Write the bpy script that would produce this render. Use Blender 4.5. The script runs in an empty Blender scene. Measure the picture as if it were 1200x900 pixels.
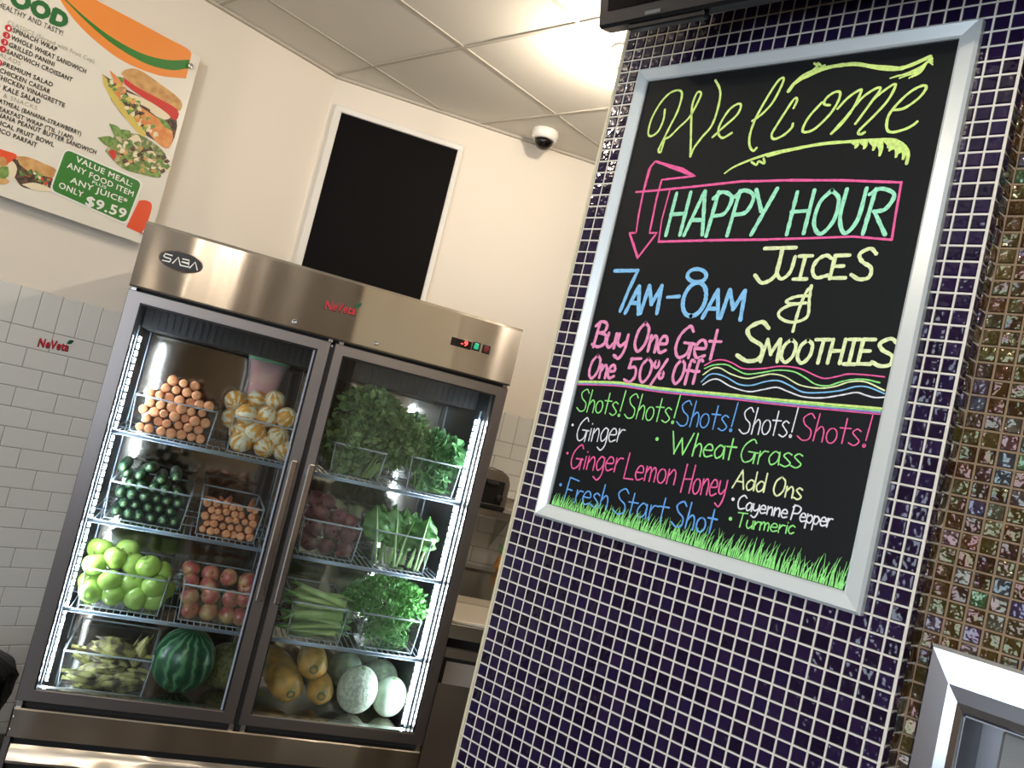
import bpy, math, random
from mathutils import Vector, Matrix, noise
rnd = random.Random(7)
sc = bpy.context.scene
C = sc.collection

# ------------------------------------------------------------------ camera
H = 1.6                                     # eye height
F_PX = 984.83                               # focal length for a 1200 px wide frame
R = Matrix(((0.7276978, 0.6448865, 0.2336177),
            (0.1263769, 0.2087083, -0.9697782),
            (-0.6741549, 0.7352293, 0.0703778)))   # world -> camera (x right, y down, z forward)
RT = R.transposed()
cam_d = bpy.data.cameras.new('camera'); cam = bpy.data.objects.new('camera', cam_d); C.objects.link(cam)
cam_d.sensor_width = 36; cam_d.lens = 36 * F_PX / 1200; cam_d.clip_start = 0.05
rot = RT @ Matrix(((1, 0, 0), (0, -1, 0), (0, 0, -1)))
cam.matrix_world = Matrix.Translation((0, 0, H)) @ rot.to_4x4()
sc.camera = cam
sc.view_settings.view_transform = 'Standard'; sc.view_settings.look = 'None'
sc.view_settings.exposure = 0.22; sc.view_settings.gamma = 1; sc.view_settings.use_curve_mapping = False
sc.cycles.use_denoising = True
sc.cycles.transparent_max_bounces = 32; sc.cycles.max_bounces = 10
sc.cycles.sample_clamp_indirect = 6

# ------------------------------------------------------------------ light
w = bpy.data.worlds.new('world'); sc.world = w; w.use_nodes = True
w.node_tree.nodes['Background'].inputs[0].default_value = (0.62, 0.75, 1.0, 1)
w.node_tree.nodes['Background'].inputs[1].default_value = 1.2
def area(name, loc, aim, sx, sy, power, col):
    d = bpy.data.lights.new(name, 'AREA'); d.shape = 'RECTANGLE'; d.size = sx; d.size_y = sy
    d.energy = power; d.color = col
    o = bpy.data.objects.new(name, d); C.objects.link(o); o.location = loc
    o.rotation_euler = (Vector(aim) - Vector(loc)).to_track_quat('-Z', 'Y').to_euler(); return o
DAY = (0.80, 0.90, 1.0)
WARM = (1.0, 0.85, 0.69)
area('window_daylight', (0.15, -2.55, 1.7), (-0.1, 1.4, 1.2), 2.7, 2.0, 70, DAY)
LAMPS = [(-1.988, 2.345, 3.02), (-2.4, 0.0, 3.0), (-0.12, -0.07, 3.0), (1.15, -1.1, 3.0), (0.24, 1.95, 3.0)]
LAMP_E = [640, 560, 560, 420, 760]

# ------------------------------------------------------------------ helpers
def lin(r, g, b):
    f = lambda c: (c / 12.92 if c <= .04045 else ((c + .055) / 1.055) ** 2.4)
    return (f(r / 255), f(g / 255), f(b / 255), 1)

def ray(px, py):
    return RT @ Vector((px - 600, py - 450, F_PX))
def hit(px, py, n, d):                      # meets plane n.(P - camera) = d
    r = ray(px, py); return r * (d / r.dot(n)) + Vector((0, 0, H))
def proj(P):
    q = R @ (Vector(P) - Vector((0, 0, H))); return 600 + F_PX * q.x / q.z, 450 + F_PX * q.y / q.z

class MB:
    def __init__(s): s.v = []; s.f = []; s.m = []; s.sm = []
    def add(s, vs, fs, mi=0, M=None, smooth=False):
        b = len(s.v)
        s.v += [tuple(M @ Vector(p)) if M is not None else tuple(p) for p in vs]
        for f in fs:
            s.f.append([b + i for i in f]); s.m.append(mi); s.sm.append(smooth)
        return s
    def box(s, x0, x1, y0, y1, z0, z1, mi=0, M=None, bev=0.0):
        if bev > 0:
            b = min(bev, (x1 - x0) * .45, (y1 - y0) * .45, (z1 - z0) * .45)
            pts = []; idx = {}
            for sx, (xa, dx) in enumerate(((x0, b), (x1, -b))):
                for sy, (ya, dy) in enumerate(((y0, b), (y1, -b))):
                    for sz, (za, dz) in enumerate(((z0, b), (z1, -b))):
                        for ax in range(3):
                            idx[(sx, sy, sz, ax)] = len(pts)
                            pts.append((xa + (0 if ax == 0 else dx), ya + (0 if ax == 1 else dy), za + (0 if ax == 2 else dz)))
            I = lambda *k: idx[k]
            fs = []
            for t in (0, 1):
                q = [I(t, 0, 0, 0), I(t, 1, 0, 0), I(t, 1, 1, 0), I(t, 0, 1, 0)]; fs.append(q if t else q[::-1])
                q = [I(0, t, 0, 1), I(0, t, 1, 1), I(1, t, 1, 1), I(1, t, 0, 1)]; fs.append(q if t else q[::-1])
                q = [I(0, 0, t, 2), I(1, 0, t, 2), I(1, 1, t, 2), I(0, 1, t, 2)]; fs.append(q if t else q[::-1])
            for a in (0, 1):
                for c in (0, 1):
                    fs.append([I(a, c, 0, 0), I(a, c, 1, 0), I(a, c, 1, 1), I(a, c, 0, 1)][::(1 if a == c else -1)])
                    fs.append([I(a, 0, c, 0), I(a, 0, c, 2), I(a, 1, c, 2), I(a, 1, c, 0)][::(1 if a == c else -1)])
                    fs.append([I(0, a, c, 1), I(1, a, c, 1), I(1, a, c, 2), I(0, a, c, 2)][::(1 if a == c else -1)])
                    for e in (0, 1):
                        fs.append([I(a, c, e, 0), I(a, c, e, 1), I(a, c, e, 2)][::(1 if (a + c + e) % 2 else -1)])
            return s.add(pts, fs, mi, M)
        vs = [(x, y, z) for x in (x0, x1) for y in (y0, y1) for z in (z0, z1)]
        return s.add(vs, [(0, 1, 3, 2), (4, 6, 7, 5), (0, 4, 5, 1), (2, 3, 7, 6), (0, 2, 6, 4), (1, 5, 7, 3)], mi, M)
    def lathe(s, prof, n=16, mi=0, M=None, smooth=True, wob=None):
        vs = []; fs = []
        for (r, z) in prof:
            for k in range(n):
                a = 2 * math.pi * k / n; rr = r * (wob(a, z) if wob else 1)
                vs.append((rr * math.cos(a), rr * math.sin(a), z))
        for i in range(len(prof) - 1):
            for k in range(n):
                a, b = i * n + k, i * n + (k + 1) % n
                fs.append((a, b, b + n, a + n))
        if prof[0][0] > 1e-6: fs.append(tuple(range(n))[::-1])
        if prof[-1][0] > 1e-6: fs.append(tuple(range((len(prof) - 1) * n, len(prof) * n)))
        return s.add(vs, fs, mi, M, smooth)
    def tube(s, pts, r, n=8, mi=0, M=None, smooth=True, flat=1.0):
        pts = [Vector(p) for p in pts]; rs = r if isinstance(r, (list, tuple)) else [r] * len(pts)
        vs = []; fs = []; up = None
        for i, p in enumerate(pts):
            t = (pts[min(i + 1, len(pts) - 1)] - pts[max(i - 1, 0)]).normalized()
            if up is None: up = t.orthogonal().normalized()
            up = (up - t * up.dot(t)).normalized(); sd = t.cross(up)
            for k in range(n):
                a = 2 * math.pi * k / n
                vs.append(p + up * (rs[i] * math.cos(a)) + sd * (rs[i] * flat * math.sin(a)))
        for i in range(len(pts) - 1):
            for k in range(n):
                a, b = i * n + k, i * n + (k + 1) % n
                fs.append((a, b, b + n, a + n))
        fs.append(tuple(range(n))[::-1]); fs.append(tuple(range((len(pts) - 1) * n, len(pts) * n)))
        return s.add(vs, fs, mi, M, smooth)
    def obj(s, name, mats, parent=None, world=False, loc=None):
        me = bpy.data.meshes.new(name)
        vs = s.v
        if parent is not None and world:
            Mi = MW[parent.name].inverted(); vs = [tuple(Mi @ Vector(p)) for p in vs]
        me.from_pydata(vs, [], s.f)
        for m in (mats if isinstance(mats, (list, tuple)) else [mats]): me.materials.append(m)
        me.polygons.foreach_set('material_index', s.m); me.polygons.foreach_set('use_smooth', s.sm)
        me.validate(); me.update()
        o = bpy.data.objects.new(name, me); C.objects.link(o)
        if parent is not None: o.parent = parent
        if loc is not None: o.location = loc
        MW[o.name] = (MW[parent.name] if parent is not None else Matrix.Identity(4)) @ (Matrix.Translation(loc) if loc is not None else Matrix.Identity(4))
        return o
MW = {}
def tag(o, label=None, cat=None, group=None, kind=None):
    if label: o['label'] = label
    if cat: o['category'] = cat
    if group: o['group'] = group
    if kind: o['kind'] = kind
    return o
def thing(name, label, cat, M=None, group=None):
    o = bpy.data.objects.new(name, None); C.objects.link(o); M = M or Matrix.Identity(4)
    o.matrix_world = M; o.empty_display_size = .05; MW[o.name] = M.copy()
    return tag(o, label, cat, group)
def dup(root, M, label=None, group=None):
    r = root.copy(); C.objects.link(r); r.matrix_world = M; MW[r.name] = M.copy()
    if label: r['label'] = label
    if group: r['group'] = group
    for ch in root.children:
        c = ch.copy(); C.objects.link(c); c.parent = r
        for g in ch.children:
            d = g.copy(); C.objects.link(d); d.parent = c
    return r
def struct(o): o['kind'] = 'structure'; return o

# ---- materials
def new(name):
    m = bpy.data.materials.new(name); m.use_nodes = True
    nt = m.node_tree; return m, nt, nt.nodes['Principled BSDF']
def N(nt, t, **k):
    n = nt.nodes.new(t)
    for a, b in k.items():
        if a.startswith('i_'):
            key = a[2:]; key = int(key) if key.isdigit() else key.replace('_', ' ')
            n.inputs[key].default_value = b
        else: setattr(n, a, b)
    return n
def ramp(nt, stops):
    r = nt.nodes.new('ShaderNodeValToRGB'); e = r.color_ramp.elements
    while len(e) < len(stops): e.new(.5)
    for q, (p, c) in zip(e, stops): q.position = p; q.color = c
    return r
def mat(name, col, rough=.5, metal=0, bump=None, var=None, spec=.5, emit=None, island=None, sss=0, trans=0, coat=0, aniso=0):
    """bump=(scale, strength, (sx,sy,sz)); var=(colour2, scale, contrast lo, hi)"""
    m, nt, b = new(name); L = nt.links.new
    b.inputs['Base Color'].default_value = col; b.inputs['Roughness'].default_value = rough
    b.inputs['Metallic'].default_value = metal; b.inputs['Specular IOR Level'].default_value = spec
    b.inputs['Coat Weight'].default_value = coat; b.inputs['Transmission Weight'].default_value = trans
    tc = N(nt, 'ShaderNodeTexCoord')
    last = None
    if var:
        nz = N(nt, 'ShaderNodeTexNoise', i_Scale=var[1], i_Detail=4.0); L(tc.outputs['Object'], nz.inputs['Vector'])
        rp = ramp(nt, [(var[2], col), (var[3], var[0])]); L(nz.outputs['Fac'], rp.inputs[0]); last = rp.outputs[0]
    if island:
        g = N(nt, 'ShaderNodeNewGeometry'); rp = ramp(nt, island); L(g.outputs['Random Per Island'], rp.inputs[0]); last = rp.outputs[0]
    if last is not None: L(last, b.inputs['Base Color'])
    if bump:
        mp = N(nt, 'ShaderNodeMapping'); mp.inputs['Scale'].default_value = bump[2] if len(bump) > 2 else (1, 1, 1)
        L(tc.outputs['Object'], mp.inputs['Vector'])
        nz = N(nt, 'ShaderNodeTexNoise', i_Scale=bump[0], i_Detail=(3.0 if bump[0] > 12 else 0.5)); L(mp.outputs[0], nz.inputs['Vector'])
        bp = N(nt, 'ShaderNodeBump', i_Strength=bump[1], i_Distance=.01); L(nz.outputs['Fac'], bp.inputs['Height']); L(bp.outputs[0], b.inputs['Normal'])
    if aniso:
        b.inputs['Anisotropic'].default_value = aniso
        t = N(nt, 'ShaderNodeTangent', direction_type='RADIAL', axis='Z'); L(t.outputs[0], b.inputs['Tangent'])
    if sss:
        b.inputs['Subsurface Weight'].default_value = sss; b.inputs['Subsurface Radius'].default_value = (.02, .015, .01); b.inputs['Subsurface Scale'].default_value = .3
    if emit: b.inputs['Emission Color'].default_value = emit[0]; b.inputs['Emission Strength'].default_value = emit[1]
    return m
def clear(name, tint, ior=1.45, rough=.03, frost=0.0, gain=1.0):
    m = bpy.data.materials.new(name); m.use_nodes = True; nt = m.node_tree; nt.nodes.clear(); L = nt.links.new
    out = N(nt, 'ShaderNodeOutputMaterial'); tr = N(nt, 'ShaderNodeBsdfTransparent'); tr.inputs[0].default_value = tint
    gl = N(nt, 'ShaderNodeBsdfGlossy', i_Roughness=rough); fr = N(nt, 'ShaderNodeFresnel', i_IOR=ior)
    mu = N(nt, 'ShaderNodeMath', operation='MULTIPLY', i_1=gain); L(fr.outputs[0], mu.inputs[0])
    mx = N(nt, 'ShaderNodeMixShader'); L(mu.outputs[0], mx.inputs[0]); L(tr.outputs[0], mx.inputs[1]); L(gl.outputs[0], mx.inputs[2])
    if frost:
        df = N(nt, 'ShaderNodeBsdfDiffuse'); df.inputs[0].default_value = (.8, .85, .9, 1)
        m2 = N(nt, 'ShaderNodeMixShader', i_0=frost); L(mx.outputs[0], m2.inputs[1]); L(df.outputs[0], m2.inputs[2]); mx = m2
    L(mx.outputs[0], out.inputs[0]); return m

m_paint = mat('warm_white_paint', lin(236, 228, 214), .6, bump=(60, .03))
m_tan = mat('tan_paint', lin(142, 118, 92), .6, bump=(60, .03))
m_ceil = mat('ceiling_tile', lin(224, 220, 208), .8, bump=(300, .08))
m_tee = mat('ceiling_grid', lin(190, 184, 170), .6)
m_floor = mat('floor_tile', lin(74, 66, 60), .35, var=(lin(58, 52, 47), 3, .3, .7))
m_grout = mat('pale_grout', lin(226, 220, 206), .85, bump=(200, .1))
m_subg = mat('grey_grout', lin(168, 164, 154), .9)
m_sub = mat('white_subway_tile', lin(226, 226, 220), .12, bump=(9, .02), coat=.3)
def steel_mat():
    m, nt, b = new('brushed_stainless'); L = nt.links.new
    b.inputs['Base Color'].default_value = (.56, .51, .44, 1); b.inputs['Metallic'].default_value = 1; b.inputs['Roughness'].default_value = .20
    b.inputs['Anisotropic'].default_value = .93; b.inputs['Anisotropic Rotation'].default_value = STEEL_ROT
    t = N(nt, 'ShaderNodeTangent', direction_type='RADIAL', axis='Z'); L(t.outputs[0], b.inputs['Tangent'])
    tc = N(nt, 'ShaderNodeTexCoord'); mp = N(nt, 'ShaderNodeMapping'); mp.inputs['Scale'].default_value = (7.5, .3, 2.6); L(tc.outputs['Object'], mp.inputs['Vector'])
    nz = N(nt, 'ShaderNodeTexNoise', i_Scale=1.0, i_Detail=0.0); L(mp.outputs[0], nz.inputs['Vector'])
    bp = N(nt, 'ShaderNodeBump', i_Strength=.35, i_Distance=.02); L(nz.outputs['Fac'], bp.inputs['Height']); L(bp.outputs[0], b.inputs['Normal'])
    return m
STEEL_ROT = 0.25
m_steel = steel_mat()
m_steel2 = mat('satin_stainless', (.66, .64, .60, 1), .26, 1, aniso=.5)
m_doorf = mat('door_frame_stainless', (.34, .31, .295, 1), .34, 1, aniso=.4)
m_inner = mat('cabinet_liner_steel', (.58, .53, .48, 1), .08, 1, bump=(9, .22, (.35, .35, 1.6)))
m_chrome = mat('chrome', (.85, .86, .88, 1), .1, 1)
m_black = mat('black_plastic', lin(22, 22, 24), .35)
m_dark = mat('dark_gap', lin(14, 14, 15), .6)
m_board = mat('chalkboard_black', lin(24, 26, 27), .5, spec=.12)
m_alu = mat('satin_aluminium', (.80, .82, .82, 1), .36, 1, bump=(80, .03, (1, 1, 1)))
m_silver = mat('silver_painted_frame', lin(216, 224, 224), .32, .3)
m_white = mat('white_gloss', lin(236, 234, 226), .3)
m_glass = clear('door_glass', (.93, .96, .95, 1), 1.45, .01)
m_bin = clear('clear_acrylic', (.95, .97, .97, 1), 1.4, .06, frost=.015, gain=.75)
m_rim = clear('acrylic_rim', (.85, .9, .93, 1), 1.5, .08, frost=.34)  # diffuse white mixed in to imitate bright highlights along the bin edges
m_wire = mat('coated_wire', lin(176, 190, 205), .3, .6)
m_bag = clear('plastic_film', (.9, .9, .9, 1), 1.4, .12, frost=.25)

def purple_mat():
    m, nt, b = new('purple_glass_tile'); L = nt.links.new
    g = N(nt, 'ShaderNodeNewGeometry')
    rp = ramp(nt, [(0, lin(24, 15, 38)), (.5, lin(33, 21, 51)), (.85, lin(39, 26, 59)), (1, lin(30, 23, 57))]); L(g.outputs['Random Per Island'], rp.inputs[0]); L(rp.outputs[0], b.inputs['Base Color'])
    b.inputs['Roughness'].default_value = .09
    tc = N(nt, 'ShaderNodeTexCoord'); nz = N(nt, 'ShaderNodeTexNoise', i_Scale=62.0, i_Detail=1.0); L(tc.outputs['Object'], nz.inputs['Vector'])
    bp = N(nt, 'ShaderNodeBump', i_Strength=.34, i_Distance=.006); L(nz.outputs['Fac'], bp.inputs['Height']); L(bp.outputs[0], b.inputs['Normal'])
    return m
m_purple = purple_mat()
def brown_mat():
    m, nt, b = new('iridescent_brown_glass_tile'); L = nt.links.new
    g = N(nt, 'ShaderNodeNewGeometry')
    rp = ramp(nt, [(0, lin(62, 42, 24)), (.3, lin(84, 58, 30)), (.5, lin(78, 66, 32)), (.66, lin(66, 48, 40)), (.78, lin(96, 84, 40)), (.88, lin(72, 54, 84)), (.95, lin(70, 92, 58)), (1, lin(92, 60, 60))])
    L(g.outputs['Random Per Island'], rp.inputs[0])
    tc = N(nt, 'ShaderNodeTexCoord'); nz = N(nt, 'ShaderNodeTexNoise', i_Scale=48.0, i_Detail=2.0); L(tc.outputs['Object'], nz.inputs['Vector'])
    b.inputs['Roughness'].default_value = .14; b.inputs['Metallic'].default_value = .35
    L(rp.outputs[0], b.inputs['Base Color'])
    ml = N(nt, 'ShaderNodeMath', operation='MULTIPLY_ADD', i_1=300.0, i_2=230.0); L(nz.outputs['Fac'], ml.inputs[0])
    ad = N(nt, 'ShaderNodeMath', operation='MULTIPLY_ADD', i_1=420.0); L(g.outputs['Random Per Island'], ad.inputs[0]); L(ml.outputs[0], ad.inputs[2])
    L(ad.outputs[0], b.inputs['Thin Film Thickness']); b.inputs['Thin Film IOR'].default_value = 1.6
    bp = N(nt, 'ShaderNodeBump', i_Strength=.75, i_Distance=.01); L(nz.outputs['Fac'], bp.inputs['Height']); L(bp.outputs[0], b.inputs['Normal'])
    return m
m_brown = brown_mat()
m_bgrout = mat('tan_grout', lin(142, 120, 94), .9)

# ------------------------------------------------------------------ frames of reference
CZ = H + 1.548                               # ceiling height
XL = -3.58                                   # left wall
KP = 1.364                                   # pillar face
th = 0.503085; ph = 0.588468
FE = Vector((math.sin(th), math.cos(th), 0)); FN = Vector((-math.cos(th), math.sin(th), 0)); FS = 3.05
FO = FN * FS - FE * .352
MF = Matrix(((FE.x, FN.x, 0, FO.x), (FE.y, FN.y, 0, FO.y), (0, 0, 1, 0), (0, 0, 0, 1)))   # fridge: x right, y into it, z up
BE = Vector((math.sin(ph), math.cos(ph), 0)); BN = Vector((-math.cos(ph), math.sin(ph), 0))
BC = Vector((XL, 2.1534, 0)); BD = BC.dot(BN)
MB_ = Matrix(((BE.x, BN.x, 0, BC.x), (BE.y, BN.y, 0, BC.y), (0, 0, 1, 0), (0, 0, 0, 1)))  # back wall: x right, y into wall
ML = Matrix(((0, -1, 0, XL), (1, 0, 0, 0), (0, 0, 1, 0), (0, 0, 0, 1)))                   # left wall: x = world y, y into wall
def fr(px, py, wd): P = hit(px, py, FN, FS + wd); q = MF.inverted() @ P; return q.x, q.z
def onL(px, py, off=0.0): return hit(px, py, Vector((-1, 0, 0)), -XL - off)
def onP(px, py, off=0.0): return hit(px, py, Vector((0, 1, 0)), KP - off)
def onB(px, py, off=0.0): return hit(px, py, BN, BD - off)
def T(x, y, z): return Matrix.Translation((x, y, z))

# ================================================================== SETTING
def wall_box(name, x0, x1, y0, y1, z0=0, z1=CZ, m=m_paint, M=None):
    return struct(MB().box(x0, x1, y0, y1, z0, z1, 0, M).obj(name, m))
struct(MB().box(-3.7, 3.7, -2.7, 6.5, -.1, 0).obj('floor', m_floor))
ceil = struct(MB().box(-3.7, 3.7, -2.7, 6.5, CZ, CZ + .1).obj('ceiling', m_ceil))
wl = wall_box('wall_left', XL - .1, XL, -2.7, 2.1534)
wb = struct(MB().box(0, 5.1, 0, .1, 0, CZ, 0, MB_).obj('wall_back', m_paint))
wall_box('wall_right', 3.6, 3.7, -2.7, 6.5, m=m_tan)
wall_box('wall_kitchen', -.9, 3.6, 6.35, 6.45, m=m_tan)
fw = MB()
for a in ((XL, -1.3, -2.7, -2.6, 0, CZ), (1.6, 3.6, -2.7, -2.6, 0, CZ), (-1.3, 1.6, -2.7, -2.6, 0, .5), (-1.3, 1.6, -2.7, -2.6, 2.8, CZ)): fw.box(*a)
struct(fw.obj('wall_front', m_tan))
wf = MB()
for x in (-1.3, -.34, .60, 1.55): wf.box(x, x + .05, -2.68, -2.62, .5, 2.8)
wf.box(-1.3, 1.6, -2.68, -2.62, .5, .55); wf.box(-1.3, 1.6, -2.68, -2.62, 2.75, 2.8)
struct(wf.obj('window_1', m_dark))
# ceiling grid
tg = MB()
for x in (-3.27, -2.66, -2.05, -1.44, -.83, -.22, .39, 1.0, 1.61, 2.22, 2.83): tg.box(x - .008, x + .008, -2.6, 6.3, CZ - .004, CZ)
for k in range(-7, 8): y = 2.135 + .625 * k; tg.box(XL, 3.6, y - .008, y + .008, CZ - .0045, CZ)
struct(tg.obj('trim_1', m_tee))
la = MB(); la.box(XL, XL + .02, -2.6, 2.15, CZ - .014, CZ - .001); la.box(0, 5, -.02, 0, CZ - .014, CZ - .001, 0, MB_)
struct(la.obj('trim_2', m_tee))

# subway tile: a top soldier course then running bond
def subway(name, parent, x0, x1, M, jx, zt=H + .1543, zb=.0):
    p = .0778; g = .003; mb = MB()
    def tile(xa, xb, za, zb_):
        xa = max(xa, x0); xb = min(xb, x1)
        if xb - xa < .006: return
        mb.box(xa + g / 2, xb - g / 2, -.007, .0, za + g / 2, zb_ - g / 2, 0, M, .0018)
    k0 = math.floor((x0 - jx) / p) - 1
    for k in range(k0, k0 + int((x1 - x0) / p) + 4): tile(jx + k * p, jx + (k + 1) * p, zt - .149, zt)
    z = zt - .149; row = 0
    while z > zb:
        off = 0 if row % 2 == 0 else p
        for k in range(k0 - 2, k0 + int((x1 - x0) / p) + 4, 1):
            if (k - k0) % 2 == 0: tile(jx + k * p + off, jx + (k + 2) * p + off, max(z - p, 0), z)
        z -= p; row += 1
    o = mb.obj(name, m_sub, parent)
    gb = MB().box(x0, x1, -.0045, 0, 0, zt - .001, 0, M); gb.obj('grout_bed', m_subg, parent)
    return o
jl = onL(55, 418).y
subway('subway_tiling', wl, -1.6, 2.15, ML, jl - .0778 * 2 + .0778)
subway('subway_tiling', wb, .0, 2.4, MB_, .05)

# purple mosaic pillar
PX0, PX1, PP, PZ = -1.156, -.3686, .0254, .02549
pil = struct(MB().box(PX0 - .004, PX1 + .003, KP + .0015, KP + .50, 0, CZ).obj('wall_pillar', m_grout))
mz = MB(); zr = H + .92244
def mtile(mb, a, b, c, d, nrm, h=.0022, bv=.0017, g=.0016, tilt=.012):
    """tile in quad a,b,c,d (ccw seen from front), raised along nrm"""
    a, b, c, d = map(Vector, (a, b, c, d)); ctr = (a + b + c + d) / 4
    k = lambda p, q: p + (ctr - p).normalized() * q * 1.414
    lo = [k(p, g) for p in (a, b, c, d)]
    t = [rnd.uniform(-tilt, tilt) * .02 for _ in range(2)]
    hi = []
    for i, p in enumerate((a, b, c, d)):
        q = k(p, g + bv); s1 = 1 if i in (1, 2) else -1; s2 = 1 if i > 1 else -1
        hi.append(q + nrm * (h + t[0] * s1 + t[1] * s2))
    mb.add(lo + hi, [(4, 5, 6, 7), (0, 1, 5, 4), (1, 2, 6, 5), (2, 3, 7, 6), (3, 0, 4, 7)])
nP = Vector((0, -1, 0)); yb = KP + .0013
k_lo = -int((zr - .02) / PZ); k_hi = int((CZ - zr) / PZ)
for r in range(k_lo, k_hi):
    z0 = zr + r * PZ
    for c_ in range(31):
        x0 = PX0 + c_ * PP; mtile(mz, (x0, yb, z0), (x0 + PP, yb, z0), (x0 + PP, yb, z0 + PZ), (x0, yb, z0 + PZ), nP)
# return face of the pillar: one purple column, one brown column
rA = Vector((PX1 + .001, KP + .002, 0)); rB = Vector((PX1 + .004, KP + .026, 0)); rC = Vector((PX1 + .0075, KP + .054, 0))
nR = Vector((.99, -.12, 0)).normalized()
for r in range(k_lo, k_hi):
    z0 = Vector((0, 0, zr + r * PZ)); z1 = z0 + Vector((0, 0, PZ)); mtile(mz, rA + z0, rB + z0, rB + z1, rA + z1, nR, g=.0012)
mz.obj('mosaic_tiling', m_purple, pil)
MB().box(PX0 - .0075, PX0 - .001, KP - .001, KP + .01, 0, CZ).obj('edge_trim', mat('beige_edge', lin(214, 204, 170), .5), pil)
YB = KP + .052; BPz = .0262; bz0 = H + .0842
q = lambda a, b: hit(a, b, Vector((0, 1, 0)), YB - .030)
a_, b_ = q(1091.5, 753), q(1129, 841); xl, zt = a_.x, a_.z; xi, zi = b_.x, b_.z
HX0, HX1, HZ0, HZ1 = xi - .02, xl + .36 - (xi - xl) + .02, zt - .52, zi + .02      # opening in the wall for the dispenser
wm_ = MB()
for bx in ((PX1 - .01, HX0, YB, YB + .12, 0, CZ), (HX1, 3.6, YB, YB + .12, 0, CZ), (HX0, HX1, YB, YB + .12, 0, HZ0), (HX0, HX1, YB, YB + .12, HZ1, CZ)): wm_.box(*bx)
wbr = struct(wm_.obj('wall_recess', m_bgrout))
MB().add([(PX1 - .002, KP + .003, 0), (PX1 + .008, YB, 0), (PX1 - .002, YB, 0), (PX1 - .002, KP + .003, CZ), (PX1 + .008, YB, CZ), (PX1 - .002, YB, CZ)], [(0, 1, 4, 3), (0, 2, 1), (3, 4, 5)]).obj('grout_return', m_grout, wbr)
bm = MB(); bx0 = PX1 + .010
kb0 = -int((bz0 - .02) / BPz); kb1 = int((CZ - bz0) / BPz)
for r in range(kb0, kb1):
    z0 = bz0 + r * BPz
    for c_ in range(28):
        x0 = bx0 + c_ * BPz
        if x0 + BPz > xl + .02 and x0 < xl + .34 and z0 + BPz > zt - .60 and z0 < zt - .02: continue
        mtile(bm, (x0, YB - .0004, z0), (x0 + BPz, YB - .0004, z0), (x0 + BPz, YB - .0004, z0 + BPz), (x0, YB - .0004, z0 + BPz), nP, tilt=.05)
    a = Vector((0, 0, z0)); b = Vector((0, 0, z0 + BPz)); mtile(bm, rB + a, rC + a, rC + b, rB + b, nR, g=.0012, tilt=.05)
bm.obj('mosaic_tiling', m_brown, wbr)

# ================================================================== SIGN WRITING
def catmull(P, n=6):
    P = [Vector(p) for p in P]
    if len(P) < 3: return P
    Q = [P[0] * 2 - P[1]] + P + [P[-1] * 2 - P[-2]]; out = []
    for i in range(1, len(Q) - 2):
        a, b, c, d = Q[i - 1:i + 3]
        for k in range(n):
            t = k / n
            out.append(.5 * ((2 * b) + (c - a) * t + (2 * a - 5 * b + 4 * c - d) * t * t + (3 * b - a - 3 * c + d) * t ** 3))
    return out + [P[-1]]
class Plane:                                  # a drawing surface: ex to the right, ez up, nrm towards the viewer
    def __init__(s, pick, ex, nrm): s.pick = pick; s.ex = ex; s.ez = Vector((0, 0, 1)); s.n = nrm
PS = Plane(onP, Vector((1, 0, 0)), Vector((0, -1, 0)))
PLW = Plane(onL, Vector((0, 1, 0)), Vector((1, 0, 0)))
def ribbon(mb, pts, wd, nrm, mi=0, caps=True):
    """flat pen stroke along 3-D points; wd = width or list of widths"""
    q = [pts[0]]; ws = wd if isinstance(wd, list) else None; wl_ = [ws[0]] if ws else None
    for i, p in enumerate(pts[1:], 1):
        if (p - q[-1]).length > 3e-4:
            q.append(p)
            if ws: wl_.append(ws[min(i, len(ws) - 1)])
    if len(q) < 2: return
    n = len(q); W = wl_ if ws else [wd] * n; vs = []
    mb.lay = getattr(mb, 'lay', 0) + 1; q = [p + nrm * (2.4e-5 * (mb.lay % 40)) for p in q]
    for i in range(n):
        t = (q[min(i + 1, n - 1)] - q[max(i - 1, 0)]).normalized(); s = t.cross(nrm).normalized() * (W[i] / 2)
        vs += [q[i] + s, q[i] - s]
    mb.add(vs, [(2 * i, 2 * i + 1, 2 * i + 3, 2 * i + 2) for i in range(n - 1)], mi)
    if caps:
        for p, w_ in ((q[0], W[0]), (q[-1], W[-1])):
            disc(mb, p + nrm * 1.1e-5, w_ / 2, nrm, 8, mi)
def disc(mb, p, r, nrm, n=10, mi=0):
    a = nrm.orthogonal().normalized(); b = nrm.cross(a)
    mb.add([p + a * (r * math.cos(2 * math.pi * k / n)) + b * (r * math.sin(2 * math.pi * k / n)) for k in range(n)], [tuple(range(n))], mi)
def circ(cx, cy, rx, ry, n=12, a0=90): return [(cx + rx * math.cos(math.radians(a0 + 360 * k / n)), cy + ry * math.sin(math.radians(a0 + 360 * k / n))) for k in range(n + 1)]
BOWL = ('s', [(.42, .48), (.22, .56), (.04, .28), (.16, .0), (.38, .16), (.42, .5)])
NH = ('s', [(.06, .3), (.26, .55), (.4, .4), (.41, 0)])
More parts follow.
